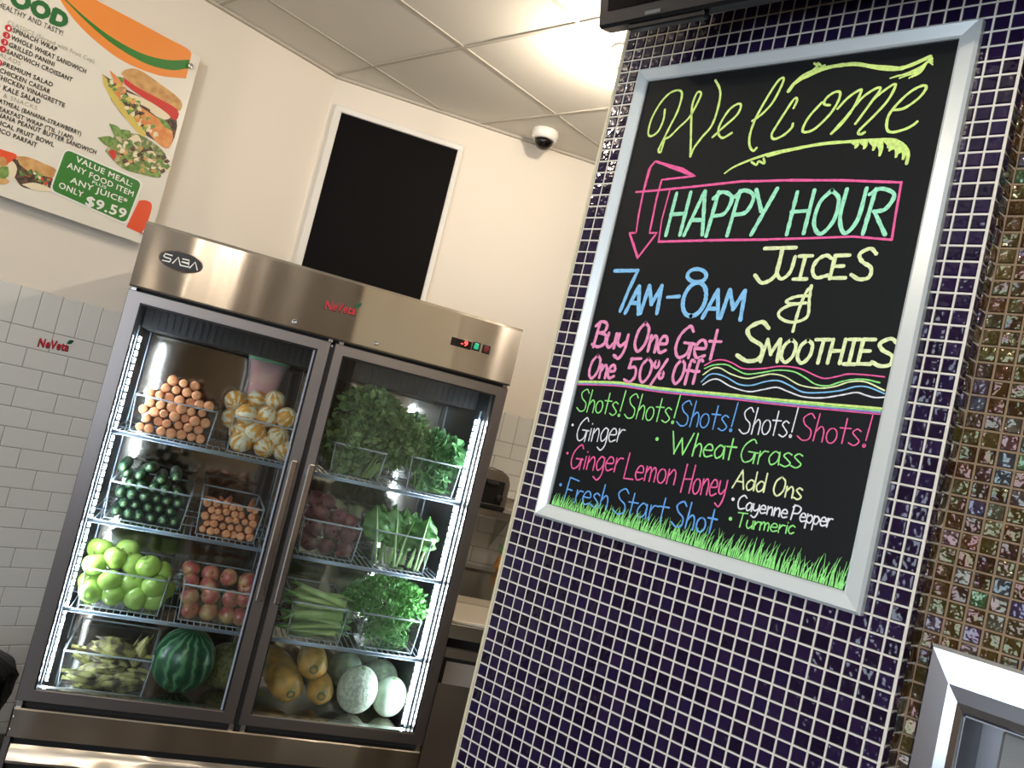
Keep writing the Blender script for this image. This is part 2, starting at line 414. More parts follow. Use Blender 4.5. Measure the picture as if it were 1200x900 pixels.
G_ = {
 'A': (.7, [[(.0, 0), (.36, 1)], [(.36, 1), (.6, 0)], [(.13, .36), (.52, .36)]]),
 'B': (.62, [[(.1, 0), (.16, 1)], ('s', [(.0, .82), (.22, 1), (.5, .92), (.48, .64), (.18, .55)]), ('s', [(.18, .55), (.54, .46), (.55, .14), (.3, 0), (.0, .08)])]),
 'C': (.62, [('s', [(.58, .86), (.38, 1), (.12, .8), (.03, .4), (.2, .03), (.58, .12)])]),
 'E': (.58, [[(.05, 0), (.08, 1)], [(.08, 1), (.54, 1)], [(.07, .53), (.42, .53)], [(.05, 0), (.55, 0)]]),
 'F': (.6, [[(.05, 0), (.12, 1)], [(.12, 1), (.62, .92)], [(.08, .5), (.34, .48)]]),
 'G': (.74, [('s', [(.56, .84), (.4, 1), (.1, .72), (.02, .3), (.2, 0), (.48, .12), (.56, .42)]), [(.3, .45), (.7, .42)], [(.6, .44), (.58, -.02)]]),
 'H': (.68, [[(.04, 0), (.08, 1)], [(.54, 0), (.58, 1)], [(.06, .5), (.56, .52)]]),
 'I': (.56, [[(.25, 0), (.28, 1)], [(.05, 1), (.5, 1)], [(.02, 0), (.48, 0)]]),
 'J': (.8, [[(.1, 1), (.75, 1)], ('s', [(.48, 1), (.46, .25), (.22, 0), (.02, .22)])]),
 'L': (.62, [[(.08, 1), (.05, 0), (.56, 0)]]),
 'M': (.86, [[(.0, 0), (.12, 1)], [(.12, 1), (.4, .35)], [(.4, .35), (.7, 1)], [(.7, 1), (.76, 0)]]),
 'O': (.72, [('s', [(.36, 1), (.1, .72), (.06, .25), (.3, 0), (.58, .3), (.6, .78), (.36, 1)])]),
 'P': (.66, [[(.05, 0), (.14, 1)], ('s', [(.02, .86), (.28, 1), (.62, .86), (.5, .52), (.12, .45)])]),
 'R': (.7, [[(.05, 0), (.14, 1)], ('s', [(.02, .88), (.28, 1), (.64, .86), (.5, .55), (.22, .5)]), [(.22, .5), (.6, 0)]]),
 'S': (.64, [('s', [(.56, .84), (.38, 1), (.12, .82), (.22, .58), (.5, .38), (.5, .08), (.25, 0), (.0, .14)])]),
 'T': (.64, [[(0, 1), (.62, 1)], [(.33, 1), (.28, 0)]]),
 'U': (.66, [('s', [(.05, 1), (.03, .35), (.24, .0), (.5, .3), (.56, 1)])]),
 'W': (1.1, [[(0, 1), (.28, 0)], [(.28, 0), (.52, .72)], [(.52, .72), (.7, 0)], [(.7, 0), (1.02, 1)]]),
 'Y': (.66, [[(0, 1), (.3, .52)], [(.62, 1), (.14, 0)]]),
 'a': (.52, [BOWL, [(.42, .54), (.46, 0)]]),
 'c': (.44, [('s', [(.4, .48), (.22, .56), (.04, .28), (.18, 0), (.4, .1)])]),
 'd': (.52, [BOWL, [(.44, 1), (.44, 0)]]),
 'e': (.5, [('s', [(.04, .3), (.4, .32), (.34, .53), (.16, .54), (.02, .26), (.16, .01), (.44, .09)])]),
 'f': (.44, [('s', [(.42, .92), (.26, 1), (.18, .8), (.14, 0)]), [(.0, .52), (.36, .52)]]),
 'g': (.52, [BOWL, ('s', [(.42, .5), (.44, -.1), (.25, -.38), (.0, -.26)])]),
 'h': (.5, [[(.05, 0), (.1, 1)], NH]),
 'i': (.2, [[(.1, .52), (.1, 0)], [(.11, .72), (.11, .75)]]),
 'm': (.68, [[(.05, .55), (.05, 0)], ('s', [(.06, .32), (.2, .55), (.3, .4), (.3, 0)]), ('s', [(.3, .32), (.46, .55), (.57, .4), (.57, 0)])]),
 'n': (.5, [[(.05, .55), (.05, 0)], NH]),
 'o': (.5, [('s', circ(.23, .27, .2, .27))]),
 'p': (.5, [[(.06, .56), (.03, -.36)], ('s', [(.06, .44), (.28, .56), (.44, .34), (.28, .04), (.06, .12)])]),
 'r': (.4, [[(.05, .55), (.05, 0)], ('s', [(.06, .28), (.2, .52), (.38, .52)])]),
 's': (.44, [('s', [(.38, .5), (.22, .57), (.08, .44), (.22, .3), (.38, .14), (.22, -.01), (.0, .06)])]),
 't': (.44, [[(.2, .9), (.18, 0)], [(.0, .56), (.42, .56)]]),
 'u': (.5, [('s', [(.05, .55), (.04, .18), (.2, 0), (.4, .2)]), [(.42, .55), (.43, 0)]]),
 'y': (.5, [('s', [(.04, .55), (.06, .2), (.22, .1), (.4, .26)]), ('s', [(.45, .55), (.42, -.05), (.24, -.36), (.0, -.26)])]),
 '0': (.6, [('s', [(.3, 1), (.06, .7), (.06, .25), (.26, 0), (.5, .3), (.52, .75), (.3, 1)])]),
 '5': (.66, [[(.12, .96), (.6, 1)], [(.14, .96), (.1, .58)], ('s', [(.1, .58), (.42, .62), (.5, .25), (.28, 0), (.0, .1)])]),
 '%': (.66, [('s', circ(.14, .78, .1, .14)), ('s', circ(.46, .36, .1, .14)), [(.6, 1), (.06, -.1)]]),
 '!': (.32, [[(.22, 1.08), (.16, .18)], ('s', circ(.14, .02, .045, .05, 8))]),
}
def word(mb, pl, txt, p0, p1, hpx, wpx, off):
    a = pl.pick(p0[0], p0[1], off); b = pl.pick(p1[0], p1[1], off); ex = (b - a); Lw = ex.length; ex.normalize()
    q0 = proj((a + b) / 2); q1 = proj((a + b) / 2 + pl.ez * .05); ppm = math.hypot(q1[0] - q0[0], q1[1] - q0[1]) / .05
    h = hpx / ppm; wd = wpx / ppm
    adv = [G_[c][0] if c != ' ' else .35 for c in txt]; tot = sum(adv) - .1; sx = Lw / tot; x = 0
    for c, av in zip(txt, adv):
        if c != ' ':
            for st in G_[c][1]:
                sm = isinstance(st, tuple); pts = st[1] if sm else st
                P = [(px_, py_) for px_, py_ in pts]
                P = catmull([Vector((u, v, 0)) for u, v in P]) if sm else [Vector((u, v, 0)) for u, v in P]
                jx, jy = rnd.uniform(-.015, .015), rnd.uniform(-.02, .02)
                pen(mb, [a + ex * ((x + q.x + jx) * sx) + pl.ez * ((q.y + jy) * h) for q in P], wd, pl.n)
        x += av
def pen(mb, pts, wd, nrm):
    """marker stroke whose width wanders a little"""
    out = [pts[0]]
    for p, q in zip(pts, pts[1:]):
        k = max(1, int((q - p).length / .006))
        out += [p.lerp(q, (i + 1) / k) for i in range(k)]
    s = rnd.uniform(0, 100)
    ribbon(mb, out, [wd * (1 + .28 * noise.noise(Vector((s, i * .55, 0)))) for i in range(len(out))], nrm)
def trace(mb, pl, px, wpx, off, smooth=True, sc_=1, o=(0, 0), taper=None):
    P = [pl.pick(o[0] + x / sc_, o[1] + y / sc_, off) for x, y in px]
    if smooth: P = catmull(P)
    wd = wpx / 690
    if taper:
        n = len(P); ribbon(mb, P, [wd * (taper[0] + (taper[1] - taper[0]) * i / max(1, n - 1)) for i in range(n)], pl.n)
    else: pen(mb, P, wd, pl.n)

# ------------------------------------------------------------------ chalk sign
def frame_ring(mb, O, I, y0, yI, back, mi=0):
    """picture frame from outer corners O and inner corners I in x,z; face rises to y0 outside / yI inside; back plane y"""
    vs = []
    for (x, z) in O: vs.append((x, back, z))
    for (x, z) in O: vs.append((x, y0 + .004, z))
    cx = sum(p[0] for p in O) / 4; cz = sum(p[1] for p in O) / 4
    mid = lambda o, i, t: (o[0] + (i[0] - o[0]) * t, o[1] + (i[1] - o[1]) * t)
    for o, i in zip(O, I): p = mid(o, i, .16); vs.append((p[0], y0, p[1]))
    for o, i in zip(O, I): p = mid(o, i, .88); vs.append((p[0], yI, p[1]))
    for (x, z) in I: vs.append((x, yI + .003, z))
    for (x, z) in I: vs.append((x, back, z))
    n = len(vs) // 4; fs = []
    for l in range(n - 1):
        for k in range(4):
            fs.append((l * 4 + k, l * 4 + (k + 1) % 4, (l + 1) * 4 + (k + 1) % 4, (l + 1) * 4 + k))
    for k in range(4): fs.append(((n - 1) * 4 + k, (n - 1) * 4 + (k + 1) % 4, (k + 1) % 4, k))
    mb.add(vs, fs, mi)
sgn = thing('chalkboard_sign', 'large black chalkboard in silver frame with neon lettering on purple tiled pillar', 'sign', T(-.77, KP - .012, H + .1))
yF = KP - .020
pk = lambda p, o: onP(p[0], p[1], o)
Oc = [pk(p, .020) for p in ((749.5, 80), (1151.8, 20), (1007, 722), (624, 603))]; Ic = [pk(p, .012) for p in ((759, 94.5), (1124, 44), (989, 692.5), (641.5, 590.5))]
oc = [(sum(Oc[i].x for i in s) / 2, sum(Oc[i].z for i in t) / 2) for s, t in (((0, 3), (0, 1)), ((1, 2), (0, 1)), ((1, 2), (2, 3)), ((0, 3), (2, 3)))]
ic = [(sum(Ic[i].x for i in s) / 2, sum(Ic[i].z for i in t) / 2) for s, t in (((0, 3), (0, 1)), ((1, 2), (0, 1)), ((1, 2), (2, 3)), ((0, 3), (2, 3)))]
fm = MB(); frame_ring(fm, oc, ic, yF, KP - .013, KP - .0012); fm.obj('frame', m_silver, sgn, True)
MB().box(ic[0][0] - .004, ic[1][0] + .004, KP - .006, KP - .0014, ic[2][1] - .004, ic[0][1] + .004).obj('board_panel', m_board, sgn, True)
OF = .0066
def chalk(name, col): return mat(name, lin(*col), .7, var=(lin(*[max(0, int(v * .86)) for v in col]), 160, .35, .75))
c_lime = chalk('marker_lime', (222, 250, 140)); c_mint = chalk('marker_mint', (168, 246, 206)); c_pink = chalk('marker_pink', (250, 100, 165)); c_rose = chalk('marker_rose', (250, 156, 200))
c_blue = chalk('marker_blue', (140, 206, 250)); c_pale = chalk('marker_pale_lime', (240, 252, 190)); c_white = chalk('marker_white', (246, 246, 250)); c_green = chalk('marker_green', (156, 246, 136)); c_viol = chalk('marker_violet', (150, 140, 220))
c_deep = chalk('marker_deep_blue', (104, 174, 246))
def letters(label, col, fn):
    mb = MB(); fn(mb); o = mb.obj('marker_lettering', col, sgn, True); o['label'] = label; return o
def f_welcome(mb):
    a = (740, 60); b = (900, 60); t = lambda p, o, w_=3.3: trace(mb, PS, p, w_, OF, True, 6, o)
    t([(235, 410), (225, 480), (190, 560), (140, 597), (118, 575), (140, 480), (200, 370), (270, 295), (335, 275), (355, 310), (325, 420), (270, 530), (220, 630), (190, 695), (205, 710), (215, 680), (235, 620), (270, 600), (330, 540), (410, 460), (480, 330), (487, 290), (460, 295), (428, 380), (420, 500), (418, 620)], a)
    t([(418, 620), (414, 740)], a); t([(414, 740), (440, 680), (500, 600), (560, 530), (600, 430), (625, 310), (615, 250), (590, 205)], a)
    t([(570, 605), (640, 540), (740, 450), (770, 385), (750, 370), (690, 410), (630, 500), (610, 570), (640, 610), (705, 575)], a)
    t([(850, 490), (920, 440), (1000, 350), (1070, 205), (1040, 200), (970, 300), (880, 460), (835, 580), (830, 660), (855, 700), (880, 680)], a)
    t([(180, 400), (205, 345), (185, 335), (120, 430), (50, 540), (25, 590), (45, 618), (110, 590), (165, 540), (175, 510)], b)
    t([(435, 380), (400, 375), (398, 350), (430, 312), (480, 285), (508, 295), (490, 360), (430, 450), (330, 545), (260, 570), (245, 545), (290, 460), (380, 360)], b)
    t([(490, 405), (560, 330), (640, 275), (655, 285), (600, 400), (520, 510), (445, 580)], b); t([(445, 580), (560, 450), (660, 330), (760, 262), (790, 268), (740, 340), (660, 450), (615, 510)], b)
    t([(740, 340), (800, 290), (880, 235), (895, 250), (840, 350), (740, 460), (640, 560), (650, 585), (680, 570)], b)
    t([(880, 415), (960, 400), (1060, 330), (1112, 262), (1090, 242), (1010, 280), (920, 360), (850, 450), (835, 540), (870, 570), (960, 550), (1020, 520), (1050, 495)], b)
letters('lime lettering reading Welcome', c_lime, f_welcome)
def f_flour(mb):
    a = (740, 60); b = (900, 60)
    t = lambda p, o, w_=2.5, tp=None: trace(mb, PS, p, w_, OF + .0003, True, 6, o, tp)
    t([(145, 280), (200, 215), (330, 150), (420, 115), (540, 95), (640, 92), (780, 118), (900, 125), (1000, 100), (1140, 38)], b, 5)
    t([(150, 270), (230, 180), (330, 130), (420, 108)], b, 3); t([(640, 92), (780, 108), (910, 118)], b, 4)
    for i in range(9): t([(860 + i * 22, 190 - (i % 3) * 8), (960 + i * 15, 160 - i * 2), (1080 + i * 6, 105 - i * 4), (1150 + (i % 3) * 4, 40 + i * 7)], b, 1.9)
    for p in ([(320, 130), (345, 105), (325, 85)], [(345, 120), (350, 85), (370, 100)], [(330, 155), (380, 110), (400, 100)]): t(p, b, 3)
    t([(655, 860), (720, 815), (850, 760), (1000, 715), (1190, 680)], a, 4.5, (.5, 1)); t([(0, 735), (200, 685), (400, 650), (600, 635), (760, 625), (880, 625), (950, 660), (985, 720), (975, 790)], b, 4.2)
    t([(845, 780), (880, 800), (895, 775), (935, 790), (930, 755)], a, 3)
    for x, y, l in ((620, 640, 40), (680, 640, 45), (745, 635, 60), (790, 640, 95), (860, 640, 60), (905, 650, 95), (880, 640, 50), (955, 670, 90), (930, 655, 60), (850, 632, 45)):
        t([(x - 18, y), (x, y + l * .5), (x - 6, y + l)], b, 5, (1.1, .5)); t([(x + 10, y), (x + 12, y + l * .5), (x, y + l)], b, 4, (1, .4))
letters('lime leafy flourishes above and below Welcome', c_lime, f_flour)
def f_box(mb):
    a = (720, 180); b = (880, 200); t = lambda p, o, w_=2.6: trace(mb, PS, p, w_, OF, False, 6.667, o)
    t([(170, 300), (300, 290), (600, 260), (800, 238), (1000, 216), (1200, 213)], a, 3.2); t([(0, 85), (260, 75), (700, 75), (1175, 92)], b, 3.2)
    t([(1175, 92), (1130, 350), (1100, 540)], b, 2.8); t([(345, 688), (800, 676), (1200, 672)], a, 3.4); t([(0, 540), (450, 528), (800, 515), (1100, 540)], b, 2.8); t([(345, 690), (370, 520), (435, 280)], a, 2.2)
    t([(170, 620), (190, 480), (230, 280), (270, 120), (320, 60), (530, 118), (630, 175), (370, 205), (330, 350), (275, 620), (332, 620), (180, 818), (118, 620), (170, 620)], a, 3)
    t([(330, 62), (600, 168)], a, 3.6); t([(120, 625), (180, 800)], a, 3.6); t([(320, 62), (285, 100), (230, 290)], a, 3.2)
letters('pink outline box and bent double arrow', c_pink, f_box)
def W(txt, p0, p1, h, wd): return lambda mb: word(mb, PS, txt, p0, p1, h, wd, OF + .0004)
def seq(*fs): return lambda mb: [f(mb) for f in fs]
letters('mint lettering reading HAPPY HOUR', c_mint, seq(W('HAPPY', (779, 276), (896, 276), 53, 4.8), W('HOUR', (920, 274), (1037, 274), 53, 4.8)))
letters('pale lime lettering reading JUICES', c_pale, seq(W('J', (881, 332), (920, 332), 42, 4.6), W('UICE', (907, 327), (988, 326), 27, 4.4), W('S', (997, 327), (1020, 328), 37, 4.6)))
def f_amp(mb):
    t = lambda p, s=True: trace(mb, PS, p, 3.8, OF, s, 6, (860, 280))
    t([(520, 400), (440, 405), (370, 435), (400, 455), (505, 450)]); t([(505, 450), (400, 465), (330, 500), (315, 540), (360, 575), (430, 585), (500, 560), (525, 520), (530, 430), (545, 330)]); t([(545, 330), (500, 390), (450, 520), (415, 650)])
letters('pale lime ampersand', c_pale, f_amp)
letters('pale lime lettering reading SMOOTHIES', c_pale, seq(W('S', (862, 423), (891, 424), 47, 5), W('MOOTHIE', (891, 424), (1018, 427), 28, 4.4), W('S', (1021, 429), (1045, 430), 33, 4.8)))
def f_78(mb):
    t = lambda p, s, w_=5.4: trace(mb, PS, p, w_, OF, s, 6, (680, 300))
    t([(242, 104), (405, 102)], False); t([(405, 102), (340, 240), (280, 388)], False)
    t([(612, 290), (695, 284)], False, 5); t(circ(820, 138, 66, 46), True); t([(x + (320 - y) * .22, y) for x, y in circ(800, 305, 78, 118, 14)], True, 6)
letters('blue lettering reading 7am - 8am', c_blue, seq(f_78, W('AM', (733, 367), (770, 368), 33, 5), W('AM', (823, 373), (868, 374), 34, 5)))
letters('rose pink lettering reading Buy One Get', c_rose, seq(W('Buy', (693, 406), (731, 409), 31, 3.9), W('One', (741, 412), (779, 413), 35, 3.9), W('Get', (789, 418), (838, 421), 38, 3.9)))
letters('rose pink lettering reading One 50% Off', c_rose, seq(W('One', (688, 443), (718, 443), 28, 3.5), W('50%', (731, 447), (775, 450), 29, 3.5), W('Off', (786, 449), (816, 450), 29, 3.7)))
WV = [((30, 45), (90, 15), (150, 10), (210, 30), (280, 65), (400, 65), (520, 50), (640, 65), (740, 110), (800, 128), (880, 115), (950, 100), (1060, 105), (1180, 118)),
      ((30, 65), (90, 42), (170, 40), (230, 70), (300, 100), (400, 90), (500, 75), (600, 85), (670, 120), (740, 165), (820, 175), (900, 150), (980, 135), (1060, 135), (1150, 155)),
      ((20, 105), (80, 65), (130, 62), (200, 100), (300, 128), (400, 110), (460, 100), (540, 115), (640, 170), (760, 190), (860, 180), (960, 150), (1060, 150), (1180, 205)),
      ((10, 150), (60, 105), (110, 100), (170, 120), (250, 165), (330, 172), (420, 148), (500, 142), (570, 170), (660, 215), (780, 218), (900, 205), (1000, 180), (1080, 185), (1180, 225)),
      ((20, 168), (70, 138), (120, 135), (200, 180), (310, 212), (400, 200), (490, 185), (560, 210), (660, 245), (780, 252), (900, 235), (1000, 218), (1060, 235), (1120, 250), (1180, 248))]
for p, m, nm in zip(WV, (c_pink, c_green, c_pale, c_blue, c_white), ('pink', 'green', 'pale lime', 'blue', 'white')):
    letters(nm + ' wavy line', m, lambda mb, p=p: trace(mb, PS, p, 1.7, OF, True, 5.4545, (820, 420)))
DV = [(678.3, 447), (726.7, 448.3), (776.7, 455), (858.3, 462.5), (906, 467.7), (970, 473.5), (1032.7, 478.7)]
for dy, wd, m, nm in ((0, 2.6, c_lime, 'lime'), (2.6, 1.5, c_green, 'green'), (4.6, 1.9, c_viol, 'violet'), (6.8, 1.4, c_pink, 'pink')):
    letters(nm + ' dividing line', m, lambda mb, dy=dy, wd=wd: trace(mb, PS, [(x - dy * .2, y + dy * (.55 + .45 * i / 6)) for i, (x, y) in enumerate(DV)], wd, OF + .0001 * dy))
for col, p0, p1, h, nm in ((c_green, (675, 481), (727, 487), 27, 'first green'), (c_green, (731, 490), (790, 495), 30, 'second green'), (c_deep, (792, 498), (858, 505), 31, 'blue'), (c_white, (865, 507), (928, 512), 32, 'white'), (c_pink, (933, 515), (1015, 523), 33, 'pink')):
    letters(nm + ' lettering reading Shots!', col, W('Shots!', p0, p1, h, 1.6))
def dot(x, y, r=2): return lambda mb: disc(mb, onP(x, y, OF), r / 690, PS.n, 10)
letters('white lettering reading Ginger with a dot', c_white, seq(dot(671, 498), W('Ginger', (674, 516), (728, 518.5), 28, 1.6)))
letters('green bullet dot before Wheat', c_green, dot(770, 514.5, 2.6))
letters('green lettering reading Wheat', c_green, W('Wheat', (783, 531), (858, 539), 27, 1.9))
letters('green lettering reading Grass', c_green, W('Grass', (866, 541), (937, 548), 28, 1.7))
letters('pink lettering reading Ginger Lemon Honey with a dot', c_pink, seq(dot(665, 531), W('Ginger', (667, 549), (725, 553), 29, 1.8), W('Lemon', (730, 560), (789, 568), 31, 1.8), W('Honey', (797, 577), (848, 582), 34, 1.9)))
letters('blue lettering reading Fresh Start Shot with a dot', c_deep, seq(dot(657, 568, 2.4), W('Fresh', (660, 586), (710, 597), 28, 1.8), W('Start', (717, 601.5), (778, 612), 31, 1.8), W('Shot', (786, 616), (835, 626), 31, 2.1)))
letters('pale lime lettering reading Add Ons', c_pale, seq(W('Add', (858, 571), (894, 577), 22, 2.0), W('Ons', (904, 580), (937, 585), 23, 2.1)))
letters('white lettering reading Cayenne Pepper with a dot', c_white, seq(dot(859, 585, 2.2), W('Cayenne', (863, 596), (921, 607), 17, 1.9), W('Pepper', (926, 609), (973, 618), 18, 1.9)))
letters('green lettering reading Turmeric with a dot', c_green, seq(dot(856, 608, 2.4), W('Turmeric', (862, 617), (929, 626), 17, 1.7)))
def f_grass(mb):
    zb = ic[2][1] + .001; x = ic[0][0] + .004; W_ = ic[1][0] - ic[0][0]
    while x < ic[1][0] - .004:
        t = (x - ic[0][0]) / W_
        for _ in range(2):
            h = rnd.uniform(.012, .034) * (.8 + .75 * t) if t > .12 else rnd.uniform(.008, .028)
            ln = rnd.uniform(-.004, .012); y = KP - OF - rnd.uniform(0, .0006); x1 = min(x + rnd.uniform(0, .003), ic[1][0] - .005)
            P = [Vector((x1 + ln * (k / 4) ** 2, y, zb + h * k / 4)) for k in range(5)]
            for p in P: p.x = min(p.x, ic[1][0] - .001)
            ribbon(mb, P, [.0020, .0019, .0014, .0009, .0003], PS.n, 0, False)
        x += rnd.uniform(.0026, .0046)
letters('row of green grass blades along the lower edge', c_green, f_grass)

# ------------------------------------------------------------------ television over the sign
tl = hit(699.5, 34, Vector((0, 1, 0)), KP - .16)
tv = thing('television', 'black wall television tilted down above the chalkboard', 'television', T(tl.x, tl.y, tl.z) @ Matrix.Rotation(math.radians(15), 4, 'X'))
MB().box(0, 1.02, 0, .045, 0, .60, bev=.006).obj('bezel', m_black, tv)
MB().box(.025, .995, -.0015, .003, .03, .575).obj('screen', mat('dark_screen', lin(12, 12, 14), .08), tv)
MB().box(.06, .96, .045, .085, .02, .5, bev=.01).obj('rear_housing', m_black, tv)
MB().box(.07, .24, .006, .03, -.012, .0, bev=.003).obj('speaker_bar', m_black, tv)
MB().box(.115, .150, -.001, .012, .008, .015).obj('badge', mat('grey_badge', lin(90, 92, 92), .4), tv)
MB().box(.35, .67, .083, .15, .15, .45).obj('wall_bracket', m_dark, tv)

# ------------------------------------------------------------------ dispenser on the brown tiles
Yd = YB - .030
dsp = thing('recessed_dispenser', 'stainless steel dispenser with dark opening on iridescent brown tiles', 'dispenser', T(xl, Yd, zt - .5))
O4 = [(xl, zt), (xl + .36, zt), (xl + .36, zt - .62), (xl, zt - .62)]; I4 = [(xi, zi), (xl + .36 - (xi - xl), zi), (xl + .36 - (xi - xl), zt - .5), (xi, zt - .5)]
mb = MB()
vs = [(x, YB - .002, z) for x, z in O4] + [(x, Yd + .004, z) for x, z in O4]
lp = lambda t: [(o[0] + (i[0] - o[0]) * t, o[1] + (i[1] - o[1]) * t) for o, i in zip(O4, I4)]
for t, y in ((.06, Yd), (.55, Yd - .002), (.8, Yd + .001), (.93, Yd + .006), (1.0, Yd + .016)): vs += [(x, y, z) for x, z in lp(t)]
nl = len(vs) // 4
mb.add(vs, [(l * 4 + k, l * 4 + (k + 1) % 4, (l + 1) * 4 + (k + 1) % 4, (l + 1) * 4 + k) for l in range(nl - 1) for k in range(4)])
mb.obj('flange', mat('bright_stainless', (.74, .76, .80, 1), .22, 1, bump=(4, .05)), dsp, True)
ix0, ix1 = I4[0][0], I4[1][0]; iz0 = I4[2][1]
mb = MB(); d0, d1 = Yd + .012, YB + .11
for b in ((ix0 - .002, ix0, d0, d1, iz0, zi), (ix1, ix1 + .002, d0, d1, iz0, zi), (ix0, ix1, d0, d1, zi, zi + .002), (ix0, ix1, d0, d1, iz0 - .002, iz0), (ix0, ix1, d1, d1 + .002, iz0, zi)): mb.box(*b)
mb.obj('recess_box', mat('dark_steel', (.22, .22, .23, 1), .4, 1), dsp, True)
MB().box(ix0 + .035, ix1 - .02, d1 - .05, d1 - .001, iz0, zi - .012, bev=.004).obj('inner_panel', mat('grey_panel', lin(150, 146, 138), .5), dsp, True)
tag(dsp.children[-1], 'grey inner panel')

# ------------------------------------------------------------------ text in type
def type_mesh(mb, pl, txt, p0, p1, hpx, off, bold=.0, mi=0, squeeze=True, shear=0.0):
    cu = bpy.data.curves.new('t', 'FONT'); cu.body = txt; cu.size = 1; cu.resolution_u = 3; cu.space_character = 1.10; cu.shear = shear
    o = bpy.data.objects.new('t', cu); C.objects.link(o); dg = bpy.context.evaluated_depsgraph_get(); me = bpy.data.meshes.new_from_object(o.evaluated_get(dg))
    vs = [v.co.copy() for v in me.vertices]; fs = [tuple(p.vertices) for p in me.polygons]
    bpy.data.objects.remove(o); bpy.data.curves.remove(cu); bpy.data.meshes.remove(me)
    if not vs: return
    x0 = min(v.x for v in vs); x1 = max(v.x for v in vs); capz = .729 if not txt.islower() else .729
    a = pl.pick(p0[0], p0[1], off); b = pl.pick(p1[0], p1[1], off); ex = b - a; L_ = ex.length; ex.normalize()
    c = (a + b) / 2; q0 = proj(c); q1 = proj(c + pl.ez * .05); ppm = math.hypot(q1[0] - q0[0], q1[1] - q0[1]) / .05
    hz = hpx / ppm / capz; sx = L_ / (x1 - x0)
    n_ = pl.n
    for i, (dx, dy) in enumerate(((0, 0),) if bold == 0 else ((0, 0), (bold, 0), (-bold, 0), (0, bold), (0, -bold), (bold * .7, bold * .7), (-bold * .7, -bold * .7))):
        mb.add([a + ex * ((v.x - x0 + dx) * sx) + pl.ez * ((v.y + dy) * hz) + n_ * (i * 2.2e-5) for v in vs], fs, mi)

# ------------------------------------------------------------------ menu board
OM = .05
mb_root = thing('menu_board', 'white food menu board with orange swoosh high on the left wall', 'menu board', T(XL + OM, .9, H + .45))
y1 = onL(235.5, 67, OM).y; zt_ = onL(235.5, 67, OM).z; zb_ = onL(163, 285, OM).z; y0 = y1 - 1.45
MB().box(XL + OM - .006, XL + OM, y0, y1, zb_, zt_, bev=.001).obj('panel', mat('white_acrylic', lin(240, 236, 222), .25, coat=.3), mb_root, True)
for i, (a, b) in enumerate(((y1 - .035, zt_ - .06), (y1 - .035, zb_ + .05), (y0 + .04, zt_ - .06), (y0 + .04, zb_ + .05))):
    MM = Matrix.Translation((XL + .001, a, b)) @ Matrix.Rotation(math.radians(90), 4, 'Y')
    MB().lathe([(.009, 0), (.009, OM + .004), (.012, OM + .004), (.012, OM + .012), (.008, OM + .014)], 14, 0, MM).obj('standoff', m_chrome, mb_root, True)
def mpoly(name, mats, polys, off, label=None):
    mb = MB()
    for i, (mi, pts) in enumerate(polys):
        P = [onL(x, y, off + i * .0001) for x, y in pts]; mb.add(P, [tuple(range(len(P)))], mi)
    o = mb.obj(name, mats, mb_root, True)
    if label: o['label'] = label
    return o
def cm(p, n=5): return [(v.x, v.y) for v in catmull([Vector((x, y, 0)) for x, y in p], n)]
m_or = mat('print_orange', lin(246, 150, 66), .4); m_gr = mat('print_green', lin(52, 128, 48), .4); m_rd = mat('print_red_orange', lin(236, 88, 48), .4)
c_blk = mat('print_black', lin(38, 36, 32), .5); c_gry = mat('print_grey', lin(168, 164, 150), .5); c_dgr = mat('print_dark_green', lin(40, 110, 56), .5); c_red = mat('print_red', lin(205, 46, 56), .45); c_wht = mat('print_white', lin(244, 244, 236), .45)
def strip(name, m, top, bot, off, label):
    a, b = cm(top), cm(bot); n = max(len(a), len(b)); mb = MB()
    rs = lambda p: [p[round(i * (len(p) - 1) / (n - 1))] for i in range(n)]
    a, b = rs(a), rs(b); vs = [onL(x, y, off) for x, y in a] + [onL(x, y, off) for x, y in b]
    mb.add(vs, [(i, i + 1, n + i + 1, n + i) for i in range(n - 1)]); o = mb.obj(name, m, mb_root, True); o['label'] = label
strip('swoosh', m_or, [(40, -38), (80, -18), (118, 3), (160, 25), (195, 44), (222, 59), (223, 71)], [(40, -37), (66, -6), (86, 22), (112, 48), (145, 72), (185, 88), (218, 92)], OM + .0006, 'orange swoosh')
strip('swoosh', m_gr, [(40, -37), (74, -4), (100, 20), (130, 43), (165, 62), (195, 70), (222, 70)], [(40, -37), (74, -2), (104, 28), (134, 53), (170, 74), (200, 82), (221, 80)], OM + .0012, 'green swoosh band')
mpoly('orange_patch', [m_rd], [(0, cm([(163, 235), (172, 235), (178, 243), (168, 275)], 4) + [(148, 266)])], OM + .0006)
# printed photographs of food
f_bread = mat('print_bread', lin(226, 184, 120), .5, var=(lin(196, 140, 80), 30, .3, .7)); f_tom = mat('print_tomato', lin(214, 60, 50), .5); f_let = mat('print_lettuce', lin(92, 134, 62), .5, var=(lin(140, 170, 90), 40, .4, .6)); f_car = mat('print_carrot', lin(228, 140, 76), .5, var=(lin(240, 180, 110), 25, .4, .7)); f_crm = mat('print_cream', lin(244, 230, 196), .5); f_drk = mat('print_dark', lin(60, 46, 40), .5, var=(lin(110, 84, 66), 60, .4, .6)); f_sal = mat('print_salad', lin(206, 196, 150), .5, var=(lin(110, 130, 74), 45, .4, .55)); f_yel = mat('print_yellow', lin(222, 200, 100), .5)
FM = [f_bread, f_tom, f_let, f_car, f_crm, f_drk, f_sal, f_yel]
c5 = lambda p: [(100 + x / 5.63, 60 + y / 5.63) for x, y in cm(p, 3)]
